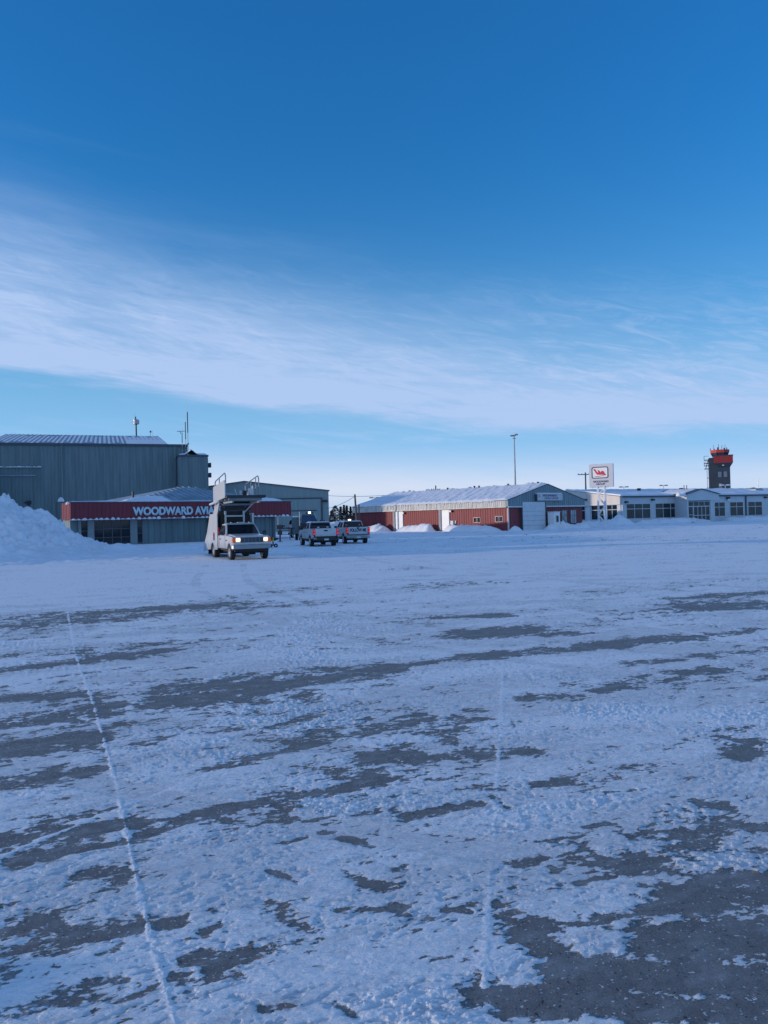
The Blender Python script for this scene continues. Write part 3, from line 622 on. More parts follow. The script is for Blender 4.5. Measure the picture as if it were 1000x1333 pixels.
# ---- big hangar
F2 = Frame(-35.56, 140.0, 19.9)
def hangar():
    r = thing('hangar', 'tall blue-grey steel hangar behind the red-fascia office', 'hangar', (F2.x, F2.y, 0), F2.a)
    E_ = 16.35; XL = -33.0; XR = -3.3; D = 28.0; RZ = 21.0
    w = MB(); w.box(XL, 0, 0, 1.0, 0, E_); w.prism([(XL, 1.0), (-.2, 1.0), (-3.2, 2 * D), (XL, 2 * D)], 'z', 0, E_ - .15)
    ribs_x(w, XL, 0, 0, 0, E_ - .25, 0.55, 0.09, 0.045)
    w.build('wall', CLAD, r)
    MB().box(XL - .1, .15, -.22, .3, E_ - .3, E_ + .12).build('eave_trim', TRIM, r)
    rf = MB(); rf.add([(XL, .2, E_ + .05), (XR, .2, E_ + .05), (XR, 2 * D, E_ + .05), (XL, 2 * D, E_ + .05), (XL, D, RZ), (XR, D, RZ)],
                      [(0, 1, 5, 4), (1, 2, 5), (2, 3, 4, 5), (3, 0, 4), (0, 3, 2, 1)])
    for i in range(38):
        x = XL + .3 + (XR - XL - .5) * i / 37; rf.tube((x, .25, E_ + .08), (x, D, RZ + .03), .09, 4)
    rf.build('roof', CLADROOF, r)
    # snow between the roof ribs
    sn = MB(); rnd = random.Random(5)
    for i in range(37):
        xa = XL + .3 + (XR - XL - .5) * i / 37 + .16; xb = xa + (XR - XL - .5) / 37 - .36
        a = rnd.uniform(.02, .2) if i < 28 else .02; b = rnd.uniform(.75, .99)
        za, zb = E_ + .05 + (RZ - E_ - .05) * a, E_ + .05 + (RZ - E_ - .05) * b; ya, yb = .2 + (D - .2) * a, .2 + (D - .2) * b
        if i > 27: xb += .36
        sn.hexa([(xa, ya, za), (xb, ya, za), (xb, yb, zb), (xa, yb, zb), (xa, ya, za + .09), (xb, ya, za + .09), (xb, yb, zb + .09), (xa, yb, zb + .09)])
    sn.build('snow_cover', ROOFSNOW, r)
    # pipes and fittings on the front
    for p in (81.8, 229):
        x = F2.fx(p); MB().box(x - .14, x + .14, -.32, -.05, 0, E_ - .3).build('downpipe', CLAD if p < 85 or p > 200 else TRIM, r)
    for (p0, p1, py) in ((-3, 55, 608.5), (-3, 47, 619)):
        xa, xb = F2.fx(p0), F2.fx(p1); z = F2.z(30, py, F2.fx(30), 0)
        b = MB(); b.box(xa, xb, -.45, -.33, z - .07, z + .07)
        for k in range(9): xx = xa + (xb - xa) * (k + .5) / 9; b.box(xx - .04, xx + .04, -.34, .02, z - .05, z + .05)
        q = b.build('track_rail', CLADROOF, r)
        if py < 610: lumps(xa, xb, -.39, z + .06, 40, .2, 8, 6, .7, .3).build('snow_on_rail', SNOW, q, smooth=True)
    x = F2.fx(38); z = F2.z(38, 654, x, 0); l = MB().box(x - .35, x + .35, -.5, 0, z - .2, z + .25); l.box(x - .7, x - .45, -.4, 0, z - .15, z + .1)
    l.tube((x, -.3, z - .2), (x, -.3, z - .5), .15, 8); l.build('wall_light', DARKM, r)
    x0, x1 = F2.fx(75.5), F2.fx(84); z = F2.z(80, 653, (x0 + x1) / 2, -.5)
    d = MB(); d.box(x0, x0 + .12, -.5, .02, 0, z); d.box(x1 - .12, x1, -.5, .02, 0, z); d.box(x0 + .12, x1 - .12, -.3, .02, 0, z - .05)
    do = d.build('duct', CLAD, r)
    xc = (x0 + x1) / 2; hw = (x1 - x0) / 2
    MB().prism([(xc + hw * math.cos(a), z + .75 * math.sin(a)) for a in [math.pi * k / 12 for k in range(13)]], 'y', -.55, .02).build('duct_cap', SNOW, do)
    # added wing, out of view at the left, to shade the freight building's far end
    cx_, cy_ = -71.0 - F2.x, 119.0 - F2.y; lx, ly = cx_ * F2.c + cy_ * F2.s, -cx_ * F2.s + cy_ * F2.c
    sw = MB().box(lx - 7, lx + 7, ly - 7, ly + 9, 0, 12.2); ribs_x(sw, lx - 7, lx + 7, ly - 7, 0, 12, .55, .09, .045)
    swo = sw.build('added_shade_wing', CLAD, r); MB().box(lx - 7.2, lx + 7.2, ly - 7.2, ly + 9, 12.21, 12.5).build('parapet_cap', TRIM, swo)
    # annex at the right front corner
    xa, xb = F2.fx(233, 640, -3.5), F2.fx(271.5, 640, -3.5)
    zt = F2.z(250, 593.5, xa + 2, -3.5)
    a = MB(); a.box(xa, xb, -3.5, 4.0, 0, zt); ribs_x(a, xa, xb, -3.5, 0, zt - .3, .55, .1, .06)
    an = a.build('annex', CLAD, r)
    MB().box(xa - .15, xb + .12, -3.7, 4.1, zt - .1, zt + .22).build('parapet_cap', TRIM, an)
    snow_sheet(lambda x, y: zt + .2 + .8 * math.exp(-((x - xa - 2.3) ** 2) / .5), xa, xb, -3.6, 3.8, 40, 14, 'snow_cap', an, 7, .25)
    for py in (605, 618):
        z = F2.z(273, py, xb, -3); m = MB().box(xb - .1, xb + .45, -3.0, -2.4, z - .08, z + .05); m.box(xb + .2, xb + .62, -3.3, -2.1, z - .45, z + .35)
        m.build('floodlight', DARKM, an)
hangar()

# roof mounted things
def rooftop():
    p = at(177.5, 568.5, 166.0)
    r = thing('beacon_mast', 'round-headed beacon on a short mast at the top of the hangar roof', 'beacon', (p.x, p.y, p.z - .3))
    H = at(177.5, 552.5, 166).z - p.z + .3
    m = MB().tube((0, 0, 0), (0, 0, H + .1), .16, 10); m.box(-2.2, 2.2, -.5, .5, .1, .3); m.build('mast', DARKM, r)
    MB().lathe([(0, .35), (.08, .6), (.95, .62), (1.08, .4), (1.1, .02)], (0, 0, H), 'z', 16).build('head', GALV, r)
    m = MB()
    for k in range(8):
        a = k * math.pi / 4; m.box(math.cos(a) * .6 - .08, math.cos(a) * .6 + .08, math.sin(a) * .6 - .08, math.sin(a) * .6 + .08, H + .15, H + .85)
    m.build('lamp', PALE, r)
    MB().tube((-.05, 0, H + 1.05), (-.05, 0, H + 1.7), .12, 6).build('finial', DARKM, r)
    MB().path([(-.2, 0, H + 1.1), (-.2, 0, H + 2.4)], .035).build('whip', GALV, r)
    p = at(196, 568.5, 166)
    r = thing('roof_antenna', 'small roof antenna beside the beacon, at the right end of the hangar ridge', 'antenna', (p.x, p.y, p.z - .3))
    MB().tube((0, 0, 0), (0, 0, 1.3), .06, 6).build('pole', GALV, r)
    MB().lathe([(0, .08), (.08, .2), (.32, .2), (.42, .05)], (0, 0, 1.2), 'z', 10).build('head', DARKM, r)
    MB().tube((.38, 0, 0), (.38, 0, 1.7), .03, 5).build('whip', GALV, r)
    for px, top, w_, lab, arm in ((237.8, 557, .05, 'short hangar-corner antenna mast with a horizontal arm', True), (242.6, 539, .055, 'thin middle whip antenna on the hangar corner', False), (245.6, 524, .065, 'tallest whip antenna on the hangar corner', False)):
        b = at(px, 612 if px > 240 else 600, 139.0); t_ = at(px - (612 - top) * .0244, top, 139.0)
        r = thing('antenna_mast', lab, 'antenna', (b.x, b.y, b.z)); H = t_.z - b.z
        MB().tube((0, 0, 0), (0, 0, H * .55), w_, 6).build('pole', GALV, r)
        MB().tube((0, 0, H * .55), (0, 0, H * .86), w_ * 1.5, 6).build('dipole', DARKM, r)
        MB().tube((0, 0, H * .86), (0, 0, H), w_ * .4, 5).build('whip', GALV, r)
        q = MB()
        if arm: q.tube((-.9, 0, H * .9), (.5, 0, H * .9), .05, 5); q.tube((-.3, 0, H * .9), (-.3, 0, H * .82), .05, 5)
        q.box(-.12, .12, -.05, .25, H * .38, H * .40); q.box(-.02, .02, .0, .05, H * .38, H * .9); q.build('bracket', DARKM, r)
rooftop()

# ---- hangar in the middle distance
def hangar2():
    Y = 150.0; a = at(427.5, 638.3, Y); pk = at(318, 627, Y); xr, xp = a.x, pk.x; xl = 2 * xp - xr; ze, zp = a.z, pk.z; D = 34
    r = thing('hangar', 'lower olive-grey gabled hangar seen between the stair truck and the pickups', 'hangar', (xp, Y, 0), R(7))
    x0, x1 = xl - xp, xr - xp
    w = MB().prism([(x0, 0), (x1, 0), (x1, ze), (0, zp), (x0, ze)], 'y', 0, D)
    n = 60
    for i in range(n + 1):
        x = x0 + .1 + (x1 - x0 - .2) * i / n; zz = ze + (zp - ze) * (1 - abs(x) / x1); w.box(x - .05, x + .05, -.03, .01, 0, zz - .15)
    w.build('wall', CLAD2, r)
    rf = MB()
    for s in (-1, 1):
        xe = x1 if s > 0 else x0
        rf.hexa([(0, -.3, zp), (xe * 1.015, -.3, ze - .03), (xe * 1.015, D, ze - .03), (0, D, zp), (0, -.3, zp + .16), (xe * 1.015, -.3, ze + .13), (xe * 1.015, D, ze + .13), (0, D, zp + .16)])
    rf.build('roof', TRIM, r)
    dx1 = at(419, 660, Y).x - xp; dx0 = -12.5; zt = at(419, 648, Y).z; zm = at(400, 664.5, Y).z
    d = MB(); d.box(dx0, dx1 + .1, -.22, 0, zt - .1, zt + .12); d.box(dx1 - .14, dx1 + .12, -.22, 0, 0, zt - .1); d.build('door_frame', TRIM, r)
    e = MB()
    for k in range(6): xx = dx0 + .1 + (dx1 - .3 - dx0) * k / 6; e.box(xx, xx + (dx1 - .3 - dx0) / 6 - .06, -.12, .0, 0, zt - .12)
    dd = e.build('hangar_door', CLAD2, r)
    MB().box(dx0 + .2, dx1 - 1, -.2, -.11, zm - .1, zm + .1).build('door_rail', TRIM, dd)
    fx_ = at(423, 652, Y); MB().box(fx_.x - xp - .45, fx_.x - xp + .45, -.7, 0, fx_.z - .15, fx_.z + .2).build('floodlight', DARKM, r)
hangar2()

# ---- freight building, red with a grey gable
F3 = Frame(16.5, 102.0, 39.7)
def freight():
    r = thing('freight_building', 'long low red building with a snowy roof, grey gable and white garage door', 'building', (F3.x, F3.y, 0), F3.a)
    WD, L, ZB, ZE, ZP = 16.2, 33.5, 3.2, 4.05, 6.25
    w = MB(); w.box(0, WD, 0, L, 0, ZB)
    ribs_x(w, 0, WD, 0, 0, ZB, .45, .07, .04); ribs_y(w, 0, 0, L, 0, ZB, .45, .07, .045)
    w.build('wall', BARN, r)
    g = MB().prism([(-.35, ZB), (WD + .35, ZB), (WD + .35, ZE), (WD / 2, ZP), (-.35, ZE)], 'y', -.28, .0)
    n = 36
    for i in range(n + 1):
        x = -.25 + (WD + .5) * i / n; zz = ZE + (ZP - ZE) * (1 - abs(x - WD / 2) / (WD / 2 + .35)); g.box(x - .05, x + .05, -.32, -.27, ZB + .05, zz - .1)
    g.build('gable', GABLE, r)
    MB().box(-.3, WD + .3, -.36, -.29, ZB - .1, ZB + .08).build('gable_trim', PALE, r)
    k = MB(); k.box(-.38, -.02, .0, L, ZB, ZE - .02); ribs_y(k, -.38, 0, L, ZB + .08, ZE - .05, .36, .06, .04)
    k.build('side_fascia', RIBW, r)
    MB().box(-.46, -.4, -.1, L, ZB - .08, ZB + .09).build('fascia_trim', RIBW, r)
    rf = MB(); H = WD / 2
    for s in (0, 1):
        xe = -.45 if s == 0 else WD + .45; zz = ZE - .03
        rf.hexa([(H, -.35, ZP), (xe, -.35, zz), (xe, L + .2, zz), (H, L + .2, ZP), (H, -.35, ZP + .1), (xe, -.35, zz + .1), (xe, L + .2, zz + .1), (H, L + .2, ZP + .1)])
    ro = rf.build('roof', TRIM, r)
    def rz_(x, y): return ZE + .07 + (ZP - ZE + .03) * (1 - abs(x - H) / (H + .45))
    nx, ny = 90, 260
    xs, ys = np.linspace(-.5, WD + .48, nx), np.linspace(-.2, L + .1, ny); X, Y = np.meshgrid(xs, ys)
    Zr = np.vectorize(rz_)(X, Y)
    dr = fbm((X * .8 + Y * .6) / 5.0, (Y - X * .4) / 1.1, 4, 31, .55)
    e = smooth(np.minimum(X + .55, WD + .55 - X), 0, .45) * smooth(np.minimum(Y + .25, L + .15 - Y), 0, .6)
    Zs = Zr + e * (.12 + .17 * np.clip(dr + .25, 0, 1) + .05 * fbm(X / .4, Y / .4, 3, 36)) + .42 * np.clip(fbm(Y / 1.3, X / 3, 3, 44), 0, 1) * np.exp(-((X - H) / .8) ** 2)
    o = grid_mesh('snow_cover', X, Y, Zs, ROOFSNOW, True); o.parent = ro
    rnd = random.Random(3)
    for yy in (1.2, 6.5, 12.4, 13.2, 19.0, 24.2, 28.5):
        MB().lathe([(0, .10), (.25, .10), (.26, .19), (.38, .15), (.40, .02)], (H - rnd.uniform(.1, .8), yy, ZP + .05), 'z', 10).build('roof_vent', DARKM, ro)
    ic = MB().box(-.53, -.47, 2, L - 1, ZE + .0, ZE + .05); rnd = random.Random(11)
    for i in range(120):
        y = 2 + rnd.random() * (L - 3); h_ = rnd.uniform(.08, .5) * (1.8 if 20 < y < 26 else 1) * .8
        ic.tube((-.5, y, ZE + .02), (-.5, y, ZE - h_), .05, 5, .008)
    ic.build('icicles', ROOFSNOW, r)
    # side doors and windows
    for (a, b, m_, lab) in ((575.6, 585.3, WHITE, None), (515.5, 525.0, WHITE, None)):
        y1, y0 = F3.fy(a), F3.fy(b)
        MB().box(-.16, .02, y0, y1, .1, ZB - .12).build('side_door', m_, r, .02)
        MB().box(-.30, .02, y1 + .02, y1 + .45, .1, ZB - .1).build('door_post', POSTM, r)
    for (a, b, pt, pb) in ((616.8, 625, 674.2, 680), (645.2, 654, 672.6, 679)):
        y1, y0 = F3.fy(a), F3.fy(b); zt = F3.z(a, pt, 0, (y0 + y1) / 2); zb = F3.z(a, pb, 0, (y0 + y1) / 2)
        window_y(r, y0, y1, zb, zt, 0, 2, [], GLASS, RIBW, .07)
    for p, py in ((588.6, 665.6), (527, 668)):
        y = F3.fy(p); z = F3.z(p, py, 0, y); m = MB().box(-.30, .02, y - .22, y + .1, z - .12, z + .12)
        q = m.build('wall_light', DARKM, r); MB().box(-.42, -.31, y - .12, y + .22, z - .12, z + .14).build('light_lens', WHITE, q)
    y = F3.fy(590.5); MB().box(-.45, .02, y - .28, y + .28, 0.2, 1.5).build('utility_box', PALE, r, .02)
    y = F3.fy(593.5); MB().box(-.2, .02, y - .12, y + .12, 1.1, 1.5).build('meter_box', PALE, r)
    MB().box(-.08, .1, -.09, .08, 0, ZB - .1).build('corner_trim', RIBW, r)
    # front
    xa, xb = F3.fx(677.6), F3.fx(706.6)
    gd = MB(); n = 6; zt = ZB + .62
    for i in range(n): gd.box(xa, xb, -.42, -.03, .02 + zt * i / n, zt * (i + 1) / n - .006)
    gd.build('garage_door', PALE, r)
    MB().box(xb + .01, xb + .3, -.38, -.02, 0, zt).build('door_jamb', TRIM, r)
    MB().box(xa - .12, xa - .01, -.38, -.02, 0, ZB - .1).build('door_jamb', TRIM, r)
    for a, b in ((731, 738), (742.3, 750)):
        window(r, F3.fx(a), F3.fx(b), .75, 2.6, 0, 1, [], mat('curtained_glass', (.25, .33, .36), .3, var=.5, vscale=2), TRIM, .1)
    x = F3.fx(725.8); MB().box(F3.fx(743.5), F3.fx(749.5), -.2, .02, .2, .62).build('vent_grille', TRIM, r)
    x0, x1 = F3.fx(695), F3.fx(727.6)
    z1_ = F3.z(700, 642.6, x0, -.6); z0_ = F3.z(700, 651.6, x0, -.6)
    sg = MB().box(x0, x1, -.72, -.33, z0_, z1_).build('sign_box', mat('sign_face', (.50, .52, .55), .5, var=.06), r, .03)
    MB().box(x0 - .12, x0 - .01, -.70, -.33, z0_ - .1, z1_ - .1).build('sign_edge', TRIM, sg)
    MB().box(x0 + .0, x1 - .1, -.68, -.33, z1_ + .001, z1_ + .13).build('snow_cap', SNOW, sg, .05)
    w_ = x1 - x0
    text('lettering', "WOODWARD'S", (z1_ - z0_) * .34, NAVY, sg, (x0 + w_ * .20, -.722, z0_ + (z1_ - z0_) * .56), 0, .03, w_ * .56, None, .01)
    text('lettering', "CARGO GROUP", (z1_ - z0_) * .26, NAVY, sg, (x0 + w_ * .27, -.722, z0_ + (z1_ - z0_) * .20), 0, .01, w_ * .55, None, .01)
    zc = z0_ + (z1_ - z0_) * .66
    MB().prism([(x0 + w_ * .035, zc), (x0 + w_ * .07, zc + .13), (x0 + w_ * .075, zc + .02), (x0 + w_ * .09, zc - .12), (x0 + w_ * .06, zc - .1)], 'y', -.735, -.715).build('emblem', NAVY, sg)
    MB().box(x0 + w_ * .86, x0 + w_ * .87, -.73, -.715, z0_ + .08, z1_ - .08).build('divider', PALE, sg)
freight()
def kiosk():
    # booth standing in front of the freight building
    x0, x1 = F3.fx(720.8, 675, -1.6), F3.fx(728.6, 675, -1.6)
    p = F3.w((x0 + x1) / 2, -1.2); h = (x1 - x0) / 2
    r = thing('booth', 'small white booth with one dark window by the red wall', 'booth', (p.x, p.y, 0), F3.a)
    MB().box(-h, h, -.5, .6, 0, 2.35).build('body', WHITE, r, .03)
    MB().box(-h - .05, h + .05, -.56, .64, 2.35, 2.45).build('roof', PALE, r)
    window(r, -h * .42, h * .38, 1.0, 1.85, -.5, 1, [], GLASS, PALE, .05)
kiosk()

# ---- terminal
F4 = Frame(42.8, 138.0, 25.2)
def terminal():
    r = thing('terminal_building', 'long low grey-blue terminal with dark window bands and a small entrance gable', 'building', (F4.x, F4.y, 0), F4.a)
    L, D, ZE, ZR = 66.0, 30.0, 4.95, 6.75
    w = MB().box(0, L, .1, D, 0, ZE)
    MB().prism([(0, 0), (D, 0), (D, ZE), (D / 2, ZR), (0, ZE)], 'x', .2, L).build('attic', TERM, r) if False else None
    fx = lambda p: F4.fx(p, 665)
    # main wall with real reveals between piers
    w.build('wall', TERM, r)
    MB().box(-.1, L, -.25, .1, ZE - .15, ZE + .12).build('eave_trim', TRIM, r)
    rf = MB().prism([(-.3, ZE + .1), (D / 2, ZR), (D + .3, ZE + .1), (D, ZE - .05), (0, ZE - .05)], 'x', -.05, L)
    ro = rf.build('roof', TRIM, r)
    def rz_(x, y): return ZE + .1 + (ZR - ZE - .1) * (1 - abs(y - D / 2) / (D / 2 + .3))
    snow_sheet(rz_, -.1, L, -.35, D, 220, 40, 'snow_cover', ro, 51, .20, edge=.35)
    # end wall (sunlit) : beige fascia over grey piers
    def mk(y0, y1, z0, top):
        pass
    zb = 3.62
    e = MB(); n = 20
    e.prism([(0.0, zb), (D, zb), (D, ZE + .05), (D / 2, ZR - .05), (0, ZE + .05)], 'x', -.45, -.001)
    e.build('end_fascia', BEIGE, r)
    MB().box(-.5, -.452, -.02, D, zb - .05, zb + .12).build('end_fascia_trim', PALE, r)
    sn = MB().prism([(-.3, ZE + .12), (D / 2, ZR + .02), (D / 2, ZR + .30), (-.3, ZE + .40)], 'x', -.55, .0); sn.build('snow_edge', SNOW, ro, .06)
    sideg = lambda p: F4.fy(p, 665)
    for a, b, nx in ((755.5, 762, 1), (770.5, 787, 2), (791, 803.8, 2)):
        y1, y0 = sideg(a), sideg(b); window_y(r, y0, y1, .9, zb - .12, 0, nx, [.68], GLASS, PALE, .09)
    for p in (767, 788.9, 806.5):
        y = sideg(p); MB().box(-.14, 0.02, y - .45, y + .45, 0, zb - .05).build('pier', TERM, r)
    y = sideg(766); z = F4.z(766, 650.5, 0, y); MB().box(-.8, -.45, y - .3, y + .3, z - .15, z + .15).build('wall_light', DARKM, r)
    # front windows
    for a, b, nx in ((816.3, 847, 3), (854, 883, 3), (929, 944.2, 2), (951.2, 968, 2), (974.8, 992.5, 2)):
        xa, xb = fx(a), fx(b); zt, zbm = 3.6, 1.0
        window(r, xa, xb, zbm, zt, .1, nx, [.66], GLASSG, PALE, .1)
    for p in (811, 971.5):
        x = fx(p); MB().box(x - .13, x + .13, -.1, .1, 0, ZE - .15).build('downpipe', TRIM if p > 900 else TERM, r)
    for p, py in ((815.5, 653.6), (850, 650.6), (997, 647.5)):
        x = fx(p); z = F4.z(p, py, x, 0); MB().box(x - .3, x + .3, -.35, .1, z - .15, z + .15).build('wall_light', DARKM, r)
    x = fx(947.5); z = F4.z(947.5, 649.5, x, 0); MB().box(x - .3, x + .3, -.45, .1, z, z + .35).build('wall_light', DARKM, r); MB().box(x - .2, x + .3, -.4, .0, z - .35, z - .01).build('light_lens', WHITE, r)
    # entrance vestibule with gable
    d = -3.0; fe = lambda p: F4.fx(p, 665, d)
    x0, x1 = fe(895.5), fe(931.5); xg0, xg1 = fe(894.5), fe(936.5); xp = fe(914)
    zt = 4.0; zg = F4.z(914, 636.8, xp, d); ze = F4.z(895, 643.6, xg0, d)
    v = MB(); v.box(x0, x1, d + .25, .1, zt - .02, ze); v.box(x0, x0 + .35, d + .1, .1, 0, zt); v.box(x1 - .35, x1, d + .1, .1, 0, zt); v.box(fe(926), x1, d + .12, d + .4, 0, zt - .03)
    ve = v.build('entrance', TERM, r)
    MB().prism([(xg0, zt), (xg1, zt), (xg1, ze), (xp, zg), (xg0, ze)], 'y', d, d + .24).build('entrance_gable', TERM, r)
    er = MB()
    for s, xe in ((0, xg0 - .2), (1, xg1 + .2)):
        er.hexa([(xp, d - .25, zg), (xe, d - .25, ze - .05), (xe, 6, ze - .05), (xp, 6, zg), (xp, d - .25, zg + .14), (xe, d - .25, ze + .09), (xe, 6, ze + .09), (xp, 6, zg + .14)])
    ero = er.build('entrance_roof', TRIM, r)
    snow_sheet(lambda x, y: zg + .14 - (zg - ze) * abs(x - xp) / (xg1 - xp if x > xp else xp - xg0), xg0 + .3, xg1 - .3, -2.0, 5, 30, 14, 'snow_cover', ero, 77, .12)
    lumps(xg0 - 1.6, xg0 + .4, d + .5, ze - .15, 5, .55, 13, 8, .9, 0).build('snow_clump', SNOW, ero, smooth=True)
    window(r, fe(897.5), fe(925.5), 3.0, 3.75, d + .3, 4, [], GLASSG, PALE, .08)
    window(r, fe(897.5), fe(903.5), .3, 2.85, d + .3, 1, [.42], GLASSG, PALE, .08)
    window(r, fe(904.9), fe(925.3), .1, 2.85, d + .3, 4, [.42], GLASSG, PALE, .1, name='entrance_door')
    window(r, fx(885.5), fx(891.5), 1.4, 3.4, .1, 1, [.6], GLASSG, PALE, .08)
    for p in (908, 911.5):
        x = fe(p); MB().tube((x, d + 3, zg - .4), (x, d + 3, zg + .9), .08, 6).build('roof_vent', DARKM, ero)
    # small roof items
    for p, py in ((887, 640.5), (981, 638.5), (832, 640)):
        x = F4.fx(p, 640, 10); MB().lathe([(0, .3), (.5, .3), (.52, .45), (.75, .4), (.8, .02)], (x, 10, 6.1), 'z', 10).build('roof_vent', DARKM, ro)
    x = F4.fx(984, 640, 8); MB().box(x - 1.2, x + 1.2, 7, 9.4, 5.6, 6.6).build('roof_unit', GALV, ro, .25)
    x = F4.fx(987.6, 640, 8); MB().tube((x, 8, 5.8), (x, 8, 8.9), .07, 6).build('roof_mast', GALV, ro)
terminal()

# ---- control tower
def tower():
    Y = 228.0; b = at(936, 662, Y); g = lambda px, py: (at(px, py, Y).x - b.x, at(px, py, Y).z)
    r = thing('control_tower', 'dark control tower with red bands and a glazed cab rising behind the terminal', 'control tower', (b.x, Y, 0), R(-21))
    s = 1.0
    def X(px): return (at(px, 610, Y).x - b.x) * 0.916
    x0, x1 = X(922.8), X(949.8); zt = at(930, 596.5, Y).z; D = 6.0
    m = MB().box(x0, x1, -D / 2, D / 2, 0, zt); n = 14
    for i in range(n): zz = zt * (i + .5) / n; m.box(x0 - .01, x1 + .01, -D / 2 - .012, -D / 2 + .1, zz - .03, zz + .03)
    m.build('shaft', TOWD, r)
    za, zb = at(940, 603.5, Y).z, at(940, 594.6, Y).z; xa, xb = X(929.0), X(953.5)
    bm_ = MB().box(xa, xb, -D / 2 - .9, D / 2 + .4, za, zb).build('red_band', ORANGER, r)
    MB().box(xa - .05, xb + .1, -D / 2 - 1.0, D / 2 + .5, zb + .001, zb + .25).build('band_cap', TOWD, bm_)
    MB().hexa([(x1 - 3, -D / 2 - .01, za - 1.3), (x1 + .02, -D / 2 - .01, za - 1.3), (x1 + .02, D / 2, za - 1.3), (x1 - 3, D / 2, za - 1.3),
               (xa, -D / 2 - .88, za - .002), (xb, -D / 2 - .88, za - .002), (xb, D / 2, za - .002), (xa, D / 2, za - .002)]).build('corbel', TOWD, r)
    # cab : hexagonal, widening upwards
    cx = (X(926.5) + X(949)) / 2; z0, z1, z2 = zb + .25, at(938, 589.8, Y).z, at(938, 586.0, Y).z
    w0, w1 = (X(947.6) - X(927.2)) / 2, (X(948.2) - X(926)) / 2
    n = 8; ph = math.pi / 8
    def ring(rad, z): return [(cx + rad * math.cos(ph + i * math.pi / 4) / math.cos(ph) , rad * math.sin(ph + i * math.pi / 4) / math.cos(ph), z) for i in range(n)]
    c = MB(); c.add(ring(w0 * .93, z0) + ring(w1, z1), [tuple(range(n))[::-1], tuple(range(n, 2 * n))] + [(i, (i + 1) % n, n + (i + 1) % n, n + i) for i in range(n)])
    cb = c.build('cab', mat('cab_glass', (.03, .06, .09), .08), r)
    fr = MB(); A_, B_ = ring(w0 * .945, z0), ring(w1 * 1.015, z1)
    for i in range(n): fr.tube(A_[i], B_[i], .12, 5); fr.tube(A_[i], A_[(i + 1) % n], .1, 5)
    fr.build('mullions', TOWD, cb)
    k = MB(); k.add(ring(w1 * 1.08, z1) + ring(w1 * 1.12, z2), [tuple(range(n))[::-1], tuple(range(n, 2 * n))] + [(i, (i + 1) % n, n + (i + 1) % n, n + i) for i in range(n)])
    rf = k.build('cab_roof', ORANGE2, r)
    rnd = random.Random(2)
    for px, top, w_ in ((925.8, 583, .1), (929.6, 579.5, .05), (931, 584, .12), (935.5, 583, .22), (936.5, 578, .06), (940.6, 580, .06), (944.8, 579, .05), (944, 583, .18), (947.2, 583, .12)):
        x = X(px); h_ = at(px, top, Y).z - z2
        MB().tube((x, rnd.uniform(-1.5, 1.5), z2), (x, rnd.uniform(-1.5, 1.5), z2 + h_), w_, 6).build('antenna', DARKM, rf)
    # outside stair landings on the left
    st = MB(); xl = X(916.8)
    for py in (598.5, 603, 606, 610): z = at(918, py, Y).z; st.box(xl, x0, -1.2, 1.2, z - .12, z)
    for py in (598.5, 606): z = at(918, py, Y).z; st.box(xl, xl + .06, -1.2, 1.2, z, z + 1.1); st.box(xl, x0, -1.24, -1.2, z + 1.0, z + 1.1)
    st.tube((xl + .4, -1.2, at(918, 610, Y).z), (x0 - .1, -1.2, at(918, 598.5, Y).z), .1, 6); st.build('landing', DARKM, r)
    ld = MB(); zz = at(918, 610, Y).z; ld.tube((x0 - .5, -.5, 2), (x0 - .5, -.5, zz), .05, 5); ld.tube((x0 - .5, .1, 2), (x0 - .5, .1, zz), .05, 5)
    for i in range(int(zz / .8)): ld.tube((x0 - .5, -.5, 2 + i * .8), (x0 - .5, .1, 2 + i * .8), .04, 4); 
    for i in range(4): ld.box(x0 - .6, x0 + .02, -.3, .1, 3 + i * zz / 5, 3.15 + i * zz / 5)
    ld.build('ladder', DARKM, r)
    for px, py in ((936.2, 618.3), (943.5, 618), (936.6, 633)):
        x = X(px); z = at(px, py, Y).z; window(r, x - .5, x + .5, z - .8, z + .8, -D / 2, 1, [], mat('tower_window', (.12, .16, .22), .3), TOWD, .1)
    x = X(940.8); z = at(941, 605.6, Y).z; MB().box(x - .25, x + .25, -D / 2 - .5, -D / 2, z - .3, z + .3).build('wall_light', PALE, r)
tower()

